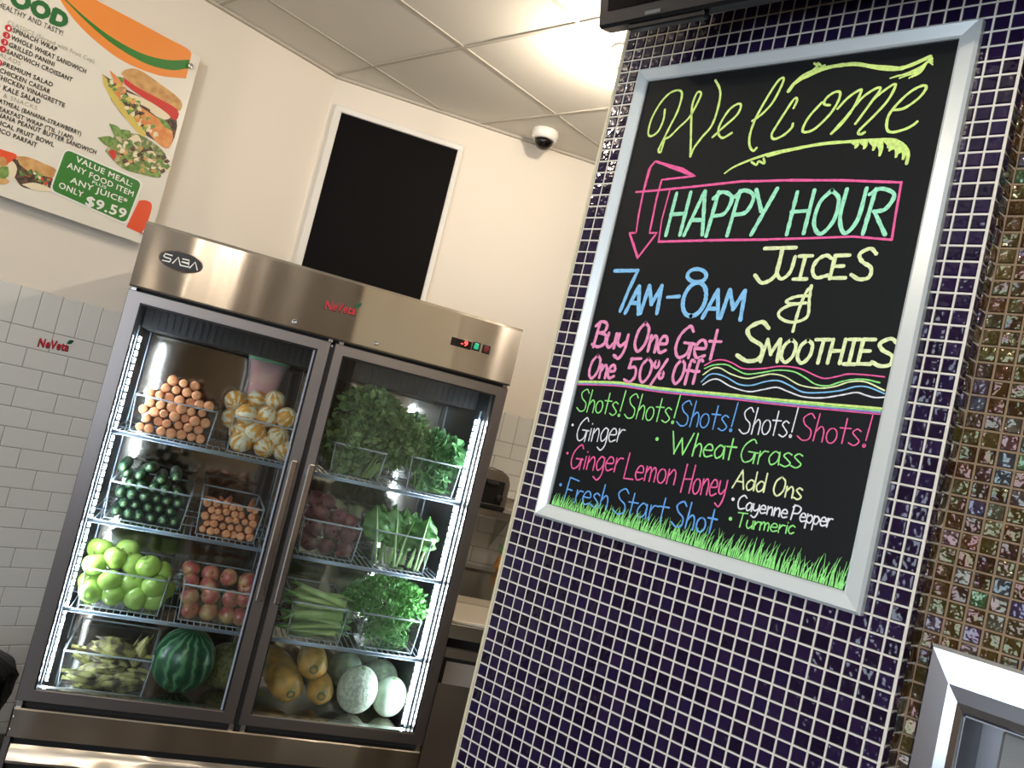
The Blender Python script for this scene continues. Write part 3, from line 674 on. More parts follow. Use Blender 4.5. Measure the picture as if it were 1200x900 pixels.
mpoly('sandwich_photograph', FM, [
    (5, c5([(110, 150), (270, 250), (420, 330), (600, 430), (565, 620), (480, 600), (380, 540), (260, 440), (170, 320)])),
    (0, c5([(236, 150), (262, 124), (345, 118), (480, 205), (628, 322), (624, 392), (560, 372), (440, 290), (300, 215)])),
    (1, c5([(250, 170), (330, 230), (460, 300), (608, 385), (590, 455), (480, 370), (340, 280), (255, 215)])),
    (4, c5([(270, 270), (380, 310), (470, 360), (560, 430), (520, 445), (420, 380), (300, 320)])),
    (7, c5([(110, 150), (165, 210), (240, 330), (340, 460), (400, 540), (370, 560), (270, 450), (180, 330), (120, 220)])),
    (3, c5([(160, 125), (215, 175), (270, 250), (250, 280), (190, 210)])), (2, c5([(210, 165), (255, 180), (245, 215)])),
    (3, c5([(330, 350), (430, 410), (575, 530), (548, 640), (470, 600), (390, 500)])), (2, c5([(270, 390), (330, 330), (365, 335), (340, 390), (285, 420)])), (4, c5([(420, 360), (480, 380), (555, 440), (500, 450), (430, 400)])),
    (2, c5([(470, 430), (530, 460), (570, 520), (520, 500)]))], OM + .0016, 'printed photograph of a vegetable sandwich')
mpoly('salad_photograph', FM, [
    (6, c5([(190, 560), (300, 540), (400, 570), (530, 680), (500, 790), (490, 835), (380, 815), (240, 770), (130, 660)])),
    (2, c5([(155, 475), (220, 500), (250, 560), (190, 560)])), (2, c5([(80, 570), (160, 560), (200, 590), (260, 620), (200, 640), (130, 620)])), (2, c5([(235, 515), (300, 530), (260, 590)])), (1, c5([(150, 660), (195, 650), (205, 690), (185, 720)])),
    (4, c5([(280, 580), (340, 550), (370, 600), (340, 640)])), (0, c5([(220, 690), (290, 640), (320, 680), (240, 730)])), (4, c5([(370, 670), (450, 660), (470, 730), (400, 740)])),
    (2, c5([(225, 705), (290, 680), (360, 745), (340, 800), (240, 770)])), (2, c5([(350, 770), (420, 740), (490, 800), (480, 830), (370, 810)]))], OM + .0016, 'printed photograph of salad')
def bits(name, ctr, ax, bx, n, r0, mats_, label):
    mb = MB()
    for i in range(n):
        t = rnd.uniform(0, 6.283); q_ = rnd.random() ** .5; x = ctr[0] + ax[0] * q_ * math.cos(t) + bx[0] * q_ * math.sin(t); y = ctr[1] + ax[1] * q_ * math.cos(t) + bx[1] * q_ * math.sin(t)
        P = [onL(x + r0 * rnd.uniform(.4, 1.1) * math.cos(k * 1.0472), y + r0 * rnd.uniform(.3, 1) * math.sin(k * 1.0472), OM + .0030 + i * .000012) for k in range(6)]
        mb.add(P, [tuple(range(6))], rnd.choice(mats_))
    o = mb.obj(name, FM, mb_root, True); o['label'] = label
bits('filling_print', (156, 126), (27, 33), (5, -5), 60, 4.2, [2, 3, 5, 7, 4, 0, 2], 'printed mixed filling of the sandwich')
bits('salad_print', (165, 184), (32, 14), (-8, 12), 90, 4.2, [2, 2, 4, 6, 0, 5, 2], 'printed mixed leaves of the salad')
bits('filling_print', (42, 208), (20, 9), (-3, 5), 34, 3.4, [2, 5, 5, 1, 2, 4], 'printed dark filling of the baguette')
c0 = lambda p: [(x / 10, 150 + y / 10) for x, y in cm(p, 3)]
mpoly('baguette_photograph', FM + [m_rd], [
    (8, c0([(-60, 225), (60, 265), (190, 310), (175, 385), (60, 440), (-60, 440)])),
    (5, c0([(150, 360), (260, 390), (420, 480), (600, 570), (610, 650), (560, 730), (400, 720), (250, 680), (160, 560)])), (0, c0([(190, 330), (330, 340), (500, 410), (660, 490), (620, 580), (480, 550), (340, 510), (230, 430)])),
    (4, c0([(250, 660), (400, 640), (560, 690), (600, 740), (420, 740)])), (2, c0([(320, 560), (420, 580), (520, 610), (470, 640)])),
    (0, c0([(-60, 350), (40, 340), (80, 400), (40, 460), (-60, 420)])), (2, c0([(-60, 470), (80, 450), (110, 520), (60, 590), (-60, 600)])), (0, c0([(-60, 600), (60, 590), (110, 630), (50, 660), (-60, 655)])), (4, c0([(90, 420), (150, 390), (200, 480), (150, 620), (110, 560)]))], OM + .0016, 'printed photograph of baguette sandwiches')
# lettering lines
def mline(label, m, *args):
    mb = MB()
    for a in args: type_mesh(mb, PLW, *a[:4], OM + .0022, *(a[4:]))
    o = mb.obj('menu_lettering', m, mb_root, True); o['label'] = label
mline('green heading reading FOOD', c_dgr, ('FOOD', (-2, -2.5), (75.5, 33), 18, .075))
mline('line reading HEALTHY AND TASTY!', c_blk, ('HEALTHY AND TASTY!', (-3, 7.5), (73, 42), 6.4, .004))
mline('grey line reading CLASSICS', c_gry, ('CLASSICS (Served with Fruit Cup)', (8.5, 28), (110, 74), 5, 0))
B_ = .022
for t_, p0, p1, h in (('SPINACH WRAP', (14.5, 37.5), (66, 60.5), 5.5), ('WHOLE WHEAT SANDWICH', (12.5, 46), (100, 86), 5.5), ('GRILLED PANINI', (10, 54.5), (63, 78), 5.5), ('SANDWICH CROISSANT', (7.5, 62.5), (84, 96), 5.5), ('PREMIUM SALAD', (3, 77), (61, 102), 5.5), ('CHICKEN CAESAR', (-.5, 84.5), (58, 110), 5.5),
                      ('CHICKEN VINAIGRETTE', (-5, 91), (75, 126), 5.5), ('+ KALE SALAD', (-4, 102.5), (46.5, 122), 6), ('OATMEAL (BANANA-STRAWBERRY)', (-7, 118), (94.5, 159), 5.2), ('BREAKFAST WRAP (\'TIL 11AM)', (-10, 126), (85, 164), 5.2), ('BANANA PEANUT BUTTER SANDWICH', (-13, 132.5), (112, 181), 5.4), ('TROPICAL FRUIT BOWL', (-21, 138), (62.5, 172), 5.4), ('ICO PARFAIT', (-1, 155), (42.5, 172.5), 5.4)):
    mline('black line reading ' + t_, c_blk, (t_, p0, p1, h, B_))
mline('grey line reading SALADS', c_gry, ('SALADS', (-5, 64), (23.5, 77), 5, 0)); mline('grey line reading SNACKS', c_gry, ('T & SNACKS', (-5, 110.5), (43, 129), 5, 0))
for i, (x, y) in enumerate(((10, 33), (7.6, 41.3), (5.4, 49.4), (3.4, 57.6), (-1.5, 73))):
    mb = MB(); p = onL(x, y, OM + .002); disc(mb, p, .012, Vector((1, 0, 0)), 20); o = mb.obj('number_dot', c_red, mb_root, True)
    mb = MB(); type_mesh(mb, PLW, str(i + 1) if i < 4 else '1', (x - 1.1, y + 1.4), (x + .9, y + 2.3), 3.6, OM + .0026, .01); mb.obj('numeral', c_wht, o, True)
gp = MB()
def rrect(px4, r, off, mi, gp):
    P = []; n = 4
    for i in range(4):
        p, a, b = Vector((*px4[i], 0)), Vector((*px4[i - 1], 0)), Vector((*px4[(i + 1) % 4], 0))
        u = (a - p).normalized() * r; v = (b - p).normalized() * r
        for k in range(n + 1):
            t = k / n; q_ = p + u * (1 - t) ** 2 + v * t ** 2; P.append((q_.x, q_.y))
    W3 = [onL(x, y, off) for x, y in P]; gp.add(W3, [tuple(range(len(W3)))], mi)
rrect([(76, 172.5), (169, 212.5), (149, 264.5), (57, 223.5)], 8, OM + .0022, 0, gp); rrect([(77.3, 175), (166, 213.5), (147.5, 261.5), (59.8, 222.5)], 7, OM + .0026, 1, gp)
vp_ = gp.obj('promotion_panel', [c_wht, m_gr], mb_root, True); tag(vp_, 'green rounded price panel with white border')
mb = MB()
for t_, p0, p1, h in (('VALUE MEAL:', (88.5, 189), (154, 219), 6.6), ('ANY FOOD ITEM', (78.5, 196), (155.5, 230.5), 6.6), ('PLUS', (108, 214.5), (124, 221.5), 3.4), ('ANY JUICE*', (82, 213.5), (148, 239.5), 6.8), ('ONLY', (68.5, 219.5), (96.5, 231.5), 7), ('$9.59', (100, 240), (146, 256), 11.5)):
    type_mesh(mb, PLW, t_, p0, p1, h, OM + .0032, .03 if h > 9 else .02)
tag(mb.obj('price_lettering', c_wht, vp_, True), 'white lettering reading VALUE MEAL: ANY FOOD ITEM PLUS ANY JUICE ONLY $9.59')
# red logo on a wall tile
m_leaf = mat('print_leaf', lin(24, 84, 56), .5); c_lred = mat('logo_red', lin(206, 40, 58), .45)
def logo(pick_pl, x0, y0, x1, y1, h, off, parent, lf):
    mb = MB(); type_mesh(mb, pick_pl, 'NeVeta', (x0 - .5, y0 + .7), (x1 + .6, y1 + 1), h, off, .05); mb.obj('logo_outline', c_blk, parent, True)
    mb = MB(); type_mesh(mb, pick_pl, 'NeVeta', (x0, y0), (x1, y1), h, off + .0006, .025); mb.obj('logo_lettering', c_lred, parent, True)
    mb = MB(); a, b = Vector((*lf[0], 0)), Vector((*lf[1], 0)); d = b - a; s = Vector((-d.y, d.x, 0)); P = []
    for k in range(7): t = k / 6; p = a + d * t + s * .26 * math.sin(math.pi * t); P.append(pick_pl.pick(p.x, p.y, off + .0004))
    for k in range(5, 0, -1): t = k / 6; p = a + d * t - s * .26 * math.sin(math.pi * t); P.append(pick_pl.pick(p.x, p.y, off + .0004))
    mb.add(P, [tuple(range(len(P)))]); mb.obj('logo_leaf', m_leaf, parent, True)
logo(PLW, 44.6, 405.3, 79, 410.8, 10, .0078, wl, ((78, 402.5), (86.8, 399.3)))

# ------------------------------------------------------------------ blank poster board on the back wall
bo = [onB(*p) for p in ((393, 124.5), (544, 172))]; bi = [onB(*p) for p in ((400, 133.5), (536, 176.5))]
iv = MB_.inverted(); bo = [iv @ p for p in bo]; bi = [iv @ p for p in bi]
pst = thing('poster_board', 'blank black board in thin white frame behind the refrigerator', 'board', MB_ @ T((bo[0].x + bo[1].x) / 2, -.01, bo[0].z - .95))
mb = MB(); z1o = (bo[0].z + bo[1].z) / 2; z1i = (bi[0].z + bi[1].z) / 2; zlo = z1o - 1.25; fwid = z1o - z1i
O4 = [(bo[0].x, z1o), (bo[1].x, z1o), (bo[1].x, zlo), (bo[0].x, zlo)]; I4 = [(bi[0].x, z1i), (bi[1].x, z1i), (bi[1].x, zlo + fwid), (bi[0].x, zlo + fwid)]
frame_ring(mb, O4, I4, -.026, -.022, -.001); mb2 = MB(); mb2.add(mb.v, mb.f, 0, MB_); mb2.obj('frame', m_white, pst, True)
MB().box(bi[0].x - .003, bi[1].x + .003, -.008, -.0015, zlo + fwid, z1i + .003, 0, MB_).obj('board_panel', mat('matte_black', lin(15, 14, 14), .7, spec=.08), pst, True)

# ------------------------------------------------------------------ dome camera, pendant lamp
p = ray(640, 154); s_ = (1.548 - .0) / p.z; Pc = p * s_ + Vector((0, 0, H))
dc = thing('dome_camera', 'small white dome security camera on the ceiling', 'security camera', T(Pc.x, Pc.y, CZ))
MB().lathe([(.066, 0), (.068, -.008), (.066, -.034), (.058, -.046), (.046, -.05), (.046, -.046)], 24).obj('housing', m_white, dc)
MB().lathe([(.046, -.048), (.045, -.062), (.038, -.077), (.026, -.088), (.012, -.0935), (0.0, -.095)], 20).obj('dome', mat('smoked_dome', lin(20, 14, 14), .06), dc)
MB().lathe([(.02, -.046), (.02, -.07), (0, -.074)], 10, 0, T(.01, 0, 0)).obj('lens', m_dark, dc)
lamp_names = ['globe lamp glowing beside the top of the purple pillar', 'globe lamp hanging before the fridge', 'globe lamp hanging over the middle of the shop floor', 'globe lamp hanging over the right of the shop floor', 'globe lamp hanging in the kitchen behind the pillar']
for (lx, ly, lz), e, nm in zip(LAMPS, LAMP_E, lamp_names):
    o = thing('globe_lamp', 'small white ' + nm, 'lamp', T(lx, ly, lz))
    r = .034
    MB().lathe([(r * math.sin(math.pi * k / 10), -r * math.cos(math.pi * k / 10)) for k in range(11)], 20).obj('globe', mat('lit_globe', (1, 1, 1, 1), .5, emit=((*WARM, 1), e)), o)
    MB().lathe([(.014, r - .003), (.014, r + .02), (.006, r + .022), (.006, CZ - lz - .015)], 12).obj('stem', m_white, o)
    MB().lathe([(.05, CZ - lz - .016), (.05, CZ - lz)], 20).obj('canopy', m_white, o)

# ================================================================== REFRIGERATOR
fg = thing('refrigerator', 'stainless two door glass front refrigerator full of produce', 'refrigerator', MF)
WD, DP = 1.372, .74
def part(name, mb, m, parent=fg, label=None):
    o = mb.obj(name, m, parent)
    if label: o['label'] = label
    return o
mb = MB()
mb.box(0, .022, .052, DP, .20, 2.0); mb.box(WD - .022, WD, .052, DP, .20, 2.0); mb.box(0, WD, DP - .03, DP, .20, 2.0); mb.box(0, WD, .052, DP, 1.98, 2.0); mb.box(0, WD, .052, DP, .2, .22)
mb.box(0, .045, .052, .075, .42, 1.82); mb.box(WD - .045, WD, .052, .075, .42, 1.82)
part('outer_cabinet', mb, m_doorf)
mb = MB(); U0, U1 = .047, WD - .047
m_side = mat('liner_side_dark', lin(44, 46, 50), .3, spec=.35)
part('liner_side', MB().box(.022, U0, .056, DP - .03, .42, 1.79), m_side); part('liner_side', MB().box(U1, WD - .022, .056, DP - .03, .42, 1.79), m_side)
mb.box(U0, U1, .68, DP - .03, .42, 1.79); mb.box(U0, U1, .056, .68, 1.775, 1.8); mb.box(U0, U1, .056, .68, .42, .449)
part('liner', mb, m_inner)
mb = MB(); mb.box(.667, .709, .056, .085, .44, 1.79); part('centre_post', mb, m_doorf)
mb = MB(); mb.box(U0 + .004, U1 - .004, .19, .50, 1.70, 1.774)
for k in range(52): x = U0 + .02 + k * .024; mb.box(x, x + .012, .186, .19, 1.705, 1.765)
part('evaporator_cover', mb, mat('perforated_black', lin(34, 34, 36), .5))
# header
mb = MB()
prof = [(.052, 1.818), (-.006, 1.816), (-.010, 1.822), (-.010, 2.030), (-.006, 2.040), (.052, 2.042)]
pv = [(0, y, z) for y, z in prof] + [(WD, y, z) for y, z in prof]; n = len(prof)
mb.add(pv, [(i, i + 1, n + i + 1, n + i) for i in range(n - 1)] + [tuple(range(n))[::-1], tuple(range(n, 2 * n))])
hdr = part('header_panel', mb, m_steel)
FH = Plane(lambda x, y, off=0: hit(x, y, FN, FS - .010 - off), FE, -FN)
mb = MB(); cu, cz = .134, 1.9375
for rx, rz, yy, mi in ((.0715, .0345, -.0112, 0), (.067, .0305, -.0122, 1)):
    mb.add([(cu + rx * math.cos(2 * math.pi * k / 32), yy, cz + rz * math.sin(2 * math.pi * k / 32)) for k in range(32)], [tuple(range(32))], mi)
    mb.add([(cu + rx * math.cos(2 * math.pi * k / 32), y_, cz + rz * math.sin(2 * math.pi * k / 32)) for y_ in (yy, -.010) for k in range(32)], [(k, (k + 1) % 32, 32 + (k + 1) % 32, 32 + k) for k in range(32)], mi)
part('oval_badge', mb, [m_chrome, m_black], hdr, 'black oval badge with silver rim')
mb = MB()
for ch, x0 in (('S', .0), ('A', .29), ('B', .53), ('A', .78)):
    st = {'S': [[(.22, 1), (.03, 1), (.0, .6), (.04, .52), (.2, .5), (.22, .4), (.2, .05), (.0, .0)]], 'A': [[(.0, 0), (.11, 1), (.22, 0)]], 'B': [[(.0, .95), (.18, 1), (.2, .6), (.0, .52)], [(.0, .52), (.2, .48), (.21, .05), (.0, 0)]]}[ch]
    for s in st: ribbon(mb, [Vector((cu - .056 + (x0 + x) * .112, -.0128, cz - .012 + y * .024)) for x, y in s], .0042, Vector((0, -1, 0)))
part('badge_lettering', mb, c_wht, hdr, 'silver lettering reading SABA')
logo(FH, 380.6, 361.5, 415.6, 369, 10.5, .0012, hdr, ((415.3, 360.3), (424.3, 355.5)))
for px_, py_ in ((345, 377), (441, 402)):
    x, z = fr(px_, py_, -.01); part('lock', MB().lathe([(.009, 0), (.009, .004), (.006, .006), (.006, .004), (0, .004)], 14, 0, T(x, -.010, z) @ Matrix.Rotation(math.radians(90), 4, 'X')), m_chrome, hdr)
x0, z0 = fr(540.5, 402.3, -.01); part('temperature_display', MB().box(x0 - .040, x0 + .040, -.0125, -.010, z0 - .0155, z0 + .0155, bev=.001), mat('display_black', lin(16, 12, 12), .15), hdr)
mb = MB(); type_mesh(mb, FH, '-9', (540, 404.2), (547.5, 406), 6, .003, .02); mb.obj('display_digits', mat('red_led', (1, .05, .05, 1), .5, emit=((1, .06, .05, 1), 3)), hdr, True)
for px_, py_, cl, nm in ((558, 406, (30, 150, 110), 'green lit rocker switch'), (569.5, 409.5, (120, 40, 40), 'dull red rocker switch')):
    x, z = fr(px_, py_, -.01); mb = MB(); mb.box(x - .0155, x + .0155, -.0125, -.010, z - .0165, z + .0165, 0, None, .001); mb.box(x - .009, x + .009, -.016, -.012, z - .011, z + .011, 1, None, .002)
    part('rocker_switch', mb, [m_black, mat('switch', lin(*cl), .3, emit=(lin(*cl), .8 if cl[0] < 50 else 0))], hdr, nm)
# doors
def door(u0, u1, g0, g1, hu, side, lbl):
    zb, zt, gb, gt = .437, 1.806, .475, 1.770; O = [(u0, zt), (u1, zt), (u1, zb), (u0, zb)]; I = [(g0, gt), (g1, gt), (g1, gb), (g0, gb)]
    mb = MB(); vs = []
    for y, L_ in ((.05, O), (.003, O), (.0, [(a + .002 * s, b + .002 * t) for (a, b), s, t in zip(O, (1, -1, -1, 1), (-1, -1, 1, 1))]), (.0, I), (.006, I), (.05, I)): vs += [(x, y, z) for x, z in L_]
    for l in range(5):
        for k in range(4): mb.add([], [])
    fs = [(l * 4 + k, l * 4 + (k + 1) % 4, (l + 1) * 4 + (k + 1) % 4, (l + 1) * 4 + k) for l in range(5) for k in range(4)] + [(20 + k, 20 + (k + 1) % 4, (k + 1) % 4, k) for k in range(4)]
    mb.add(vs, fs); d = part('door', mb, m_doorf, fg, lbl)
    gk = MB()
    for a in ((g0, g1, .004, .012, gt - .006, gt), (g0, g0 + .005, .004, .012, gb, gt), (g1 - .005, g1, .004, .012, gb, gt)): gk.box(*a)
    part('gasket', gk, m_black, d)
    part('lower_bead', MB().box(g0, g1, .004, .014, gb, gb + .006), m_chrome, d)
    if side < 0: part('glass_edge', MB().box(g1 - .013, g1 - .007, .008, .016, gb + .004, gt - .006), mat('glass_edge_blue', lin(190, 205, 225), .15, .3), d)
    gl = MB(); gl.add([(g0 + .002, .016, gb + .002), (g1 - .002, .016, gb + .002), (g1 - .002, .016, gt - .002), (g0 + .002, .016, gt - .002), (g0 + .002, .022, gb + .002), (g1 - .002, .022, gb + .002), (g1 - .002, .022, gt - .002), (g0 + .002, .022, gt - .002)], [(0, 1, 2, 3), (4, 7, 6, 5), (0, 4, 5, 1), (2, 6, 7, 3), (0, 3, 7, 4), (1, 5, 6, 2)])
    part('glass_pane', gl, m_glass, d)
    hb = MB(); hb.box(hu - .012, hu + .012, -.034, -.022, .87, 1.37, 0, None, .004)
    for z in (.9, 1.34): hb.box(hu - .008, hu + .008, -.024, .002, z - .012, z + .012)
    part('handle', hb, m_chrome, d, 'long chrome bar handle')
door(0, .684, .045, .643, .660, -1, 'left glass door'); door(.699, WD, .733, 1.330, .722, 1, 'right glass door')
mb = MB(); mb.box(.684, .699, .006, .05, .437, 1.79); part('door_gap_strip', mb, m_dark)
for x in (.006, .672, .712, WD - .02):
    for za, zb_ in ((.413, .437), (1.806, 1.817)): part('hinge', MB().box(x, x + .016, .01, .05, za, zb_), m_steel2)
part('shadow_gap', MB().box(.02, WD - .02, .03, .06, .40, .437), m_dark); part('shadow_gap', MB().box(.02, WD - .02, .03, .06, 1.805, 1.818), m_dark)
mb = MB(); mb.box(0, WD, .0, .05, .318, .413, 0, None, .004); part('kick_panel', mb, m_steel)
mb = MB(); mb.box(.02, WD - .02, .02, .06, .12, .33); part('grille_recess', mb, m_dark)
mb = MB(); mb.add([(.02, .012, .296), (WD - .02, .012, .296), (WD - .02, -.012, .252), (.02, -.012, .252), (.02, -.012, .244), (WD - .02, -.012, .244), (.02, .02, .244), (WD - .02, .02, .244)], [(0, 3, 2, 1), (3, 4, 5, 2), (4, 6, 7, 5)]); part('lower_louvre', mb, m_steel)
part('corner_post', MB().box(-.001, .016, .0, .05, .10, .32), m_doorf); part('corner_post', MB().box(WD - .016, WD + .001, .0, .05, .10, .32), m_doorf)
for z in (.385, .345): part('screw', MB().lathe([(.004, 0), (.003, .0025), (0, .003)], 8, 0, T(.009, 0, z) @ Matrix.Rotation(math.radians(90), 4, 'X')), m_chrome)
for x in (.06, WD - .06):
    for y in (.1, DP - .1):
        part('caster', MB().lathe([(.0, -.014), (.05, -.014), (.055, -.01), (.055, .01), (.05, .014), (0, .014)], 16, 0, T(x, y, .055) @ Matrix.Rotation(math.radians(90), 4, 'Y')).box(x - .02, x + .02, y - .02, y + .02, .06, .2), m_black)
# shelves
ZS = (1.337, 1.031, .728)
def shelf(u0, u1, z):
    mb = MB(); k = int((u1 - u0) / .0215)
    for i in range(k + 1):
        x = u0 + (u1 - u0) * i / k
        mb.tube([(x, .084, z - .004), (x, .088, z + .001), (x, .64, z + .001)], .0019, 5)
    for y in (.088, .3, .5, .64): mb.tube([(u0, y, z - .003), (u1, y, z - .003)], .0026, 6)
    for y, zz, r in ((.083, z - .004, .0042), (.083, z - .011, .0036)): mb.tube([(u0, y, zz), (u1, y, zz)], r, 8)
    return mb
for z in ZS:
    part('wire_shelf', shelf(.056, .675, z), m_wire); part('wire_shelf', shelf(.70, U1 - .008, z), m_wire)
mb = MB()
for x in (U0 + .002, U1 - .006, .668, .700):
    for y in (.1, .62): mb.box(x, x + .004, y, y + .018, .46, 1.70)
part('shelf_rail', mb, m_wire)
# light strips: clear channel with rows of white diodes
m_led = mat('white_led', (1, 1, 1, 1), .4, emit=((.80, .90, 1.0, 1), 165)); m_lens = clear('led_lens', (.98, .99, 1, 1), 1.3, .05, gain=.25); m_strip = mat('strip_grey', lin(70, 76, 88), .4)
for x, sg in ((.0645, 1), (WD - .0645, -1)):
    a = MB(); a.box(min(x - sg * .016, x - sg * .012), max(x - sg * .016, x - sg * .012), .088, .112, .462, 1.678); st = part('light_strip', a, m_strip)
    dd = MB()
    for k in range(48):
        z = .475 + k * .0249; dd.box(x - .0035, x + .0035, .0965, .1035, z, z + .0165)
    part('diodes', dd, m_led, st)
    ln_ = MB()
    pr = [(x + sg * .009 * math.sin(t), .1 - .013 * math.cos(t)) for t in [math.pi * i / 8 for i in range(9)]]
    ln_.add([(px_, py_, .462) for px_, py_ in pr] + [(px_, py_, 1.678) for px_, py_ in pr], [(i, i + 1, 10 + i, 9 + i) for i in range(8)], 0, None, True)
    part('lens_cover', ln_, m_lens, st)

# ================================================================== PRODUCE
def FT(x, y, z, R_=None): return MF @ T(x, y, z) @ (R_ or Matrix.Identity(4))
RX = lambda a: Matrix.Rotation(math.radians(a), 4, 'X'); RY = lambda a: Matrix.Rotation(math.radians(a), 4, 'Y'); RZ = lambda a: Matrix.Rotation(math.radians(a), 4, 'Z')
FRONT = RX(-90)                                # local z -> into the fridge
def make_bin(label, u0, u1, z, dp=.40, h=.127, y0=.102, tp=.008):
    t = thing('clear_bin', label, 'bin', FT((u0 + u1) / 2, y0 + dp / 2, z), 'clear bins in the refrigerator')
    hw, hd = (u1 - u0) / 2, dp / 2
    lo = [(-hw + tp, -hd + tp, 0), (hw - tp, -hd + tp, 0), (hw - tp, hd - tp, 0), (-hw + tp, hd - tp, 0)]; hi = [(-hw, -hd, h), (hw, -hd, h), (hw, hd, h), (-hw, hd, h)]
    mb = MB(); mb.add(lo + hi, [(3, 2, 1, 0)] + [(k, (k + 1) % 4, 4 + (k + 1) % 4, 4 + k) for k in range(4)]); mb.obj('bin_body', m_bin, t)
    e = MB(); k = .0035
    for (a, b) in ((0, 1), (1, 2), (2, 3), (3, 0)): e.tube([Vector(hi[a]), Vector(hi[b])], k, 6); e.tube([Vector(lo[a]) + Vector((0, 0, .002)), Vector(lo[b]) + Vector((0, 0, .002))], .002, 5)
    for i in range(4): e.tube([lo[i], hi[i]], .0022, 5)
    e.obj('bin_rim', m_rim, t); return t
BZ = [z + .004 for z in ZS] + [.452]
make_bin('clear bin of large carrots on the top shelf', .100, .372, BZ[0]); make_bin('clear bin of peeled oranges on the top shelf', .428, .662, BZ[0])
make_bin('clear bin of zucchini on the second shelf', .095, .358, BZ[1]); make_bin('clear bin of small carrots beside the zucchini', .395, .612, BZ[1])
make_bin('clear bin of green apples on the third shelf', .090, .358, BZ[2]); make_bin('clear bin of red apples on the third shelf', .412, .662, BZ[2])
make_bin('clear bin of husked corn on the bottom left', .094, .375, BZ[3])
make_bin('clear bin of kale on the top right shelf', .800, .996, BZ[0], h=.115); make_bin('clear bin of spinach on the top right shelf', 1.095, 1.292, BZ[0])
make_bin('clear bin of beets beside the collard greens', .758, .975, BZ[1]); make_bin('clear bin of collard greens stems up in leaf', 1.035, 1.252, BZ[1], h=.135)
make_bin('clear bin of celery on the third right shelf', .795, 1.000, BZ[2]); make_bin('clear bin of parsley on the third right shelf', 1.062, 1.285, BZ[2])

def scatter(first, spots, label, group):
    for i, M in enumerate(spots):
        if i == 0: first.matrix_world = M; MW[first.name] = M.copy()
        else: dup(first, M)
def j(a): return rnd.uniform(-a, a)
# carrots
m_crt = mat('carrot_skin', lin(206, 124, 78), .55, var=(lin(176, 98, 60), 60, .35, .7)); m_cut = mat('carrot_cut', lin(240, 178, 132), .55, var=(lin(226, 142, 92), 70, .35, .65))
def carrot(label, group, r, L_):
    t = thing('carrot', label, 'carrot', None, group)
    mb = MB(); mb.lathe([(r * .98, .003), (r, .008), (r * .97, L_ * .3), (r * .8, L_ * .7), (r * .45, L_ * .95), (0, L_)], 14); mb.obj('root', m_crt, t)
    mb = MB(); mb.lathe([(0, -.001), (r * .5, -.0005), (r * .86, .0006), (r * .985, .0035)], 14); mb.obj('cut_end', m_cut, t); t.children[-1]['label'] = 'pale cut end'
    return t
def pack(u0, u1, z0, rows, r, y, heap=0, jit=.003, slope=None):
    out = []; z = z0 + r; row = 0; n = int((u1 - u0) / (2 * r))
    for row in range(rows + heap):
        nn = n - (row % 2); cut = max(0, row - rows + 1)
        a = (u1 - u0 - nn * 2 * r) / 2 + u0 + r
        for k in range(cut, nn - cut):
            s = 1.0
            out.append((a + k * 2 * r + j(jit), y + rnd.uniform(0, .02) + max(0, row - rows) * .012, z + j(jit * .5), s))
        z += r * 1.74
    return out
c1 = carrot('large orange carrot with cut end facing out of the top shelf bin', 'large carrots in the top shelf bin', .0172, .20)
sp = [(x, y, z) for x, y, z, s in pack(.110, .364, BZ[0] + .002, 5, .0172, .125, 2, .004)]
scatter(c1, [FT(x, y, z, RX(-90 + j(5)) @ RY(j(5)) @ Matrix.Scale(rnd.uniform(.86, 1.14), 4)) for x, y, z in sp], '', '')
c2 = carrot('small orange carrot with cut end in the second shelf bin', 'small carrots in the second shelf bin', .0140, .16)
sp = [(x, y, z) for x, y, z, s in pack(.405, .604, BZ[1] + .002, 5, .0140, .125, 0, .005)]
scatter(c2, [FT(x, y, z, RX(-90 + j(14)) @ RY(j(16)) @ Matrix.Scale(rnd.uniform(.8, 1.1), 4)) for x, y, z in sp], '', '')
# zucchini
m_zuc = mat('zucchini_skin', lin(34, 62, 42), .3, var=(lin(78, 108, 76), 55, .46, .74)); m_zst = mat('zucchini_stem', lin(132, 160, 112), .6)
zc = thing('zucchini', 'dark green zucchini lying end-on in the second shelf bin', 'zucchini', None, 'zucchini in the second shelf bin')
MB().lathe([(0, -.004), (.010, -.002), (.0165, .006), (.019, .018), (.0205, .06), (.0205, .14), (.017, .18), (0, .19)], 14).obj('body', m_zuc, zc)
MB().lathe([(.0075, -.011), (.008, -.004), (.011, .001)], 8).obj('stem_end', m_zst, zc)
ZP = [(138, 547), (148, 557), (163, 560), (189, 563), (138, 574), (154, 572), (172, 573), (198, 577), (130, 583), (143, 587), (165, 584), (185.5, 582), (199, 593), (212, 590), (128, 599), (142, 601), (157, 602), (171, 605.5), (184, 599), (188, 612), (205, 612), (211, 601), (204, 566), (176, 556)]
sp = [FT(x, y, z, RX(-90 + j(4)) @ RY(j(4)) @ RZ(j(180))) for x, y, z, s_ in pack(.112, .345, BZ[1] + .003, 4, .0192, .128, 0, .003)]
for i, (a, b) in enumerate(ZP[:4] + [(176, 548), (206, 560)]):
    yy = .15; u, z = fr(a, b, yy); z = max(z, BZ[1] + .155); sp.append(FT(min(max(u, .118), .338), yy, max(z, BZ[1] + .021), RX(-90 + j(5)) @ RY(j(6)) @ RZ(j(180))))
scatter(zc, sp, '', '')
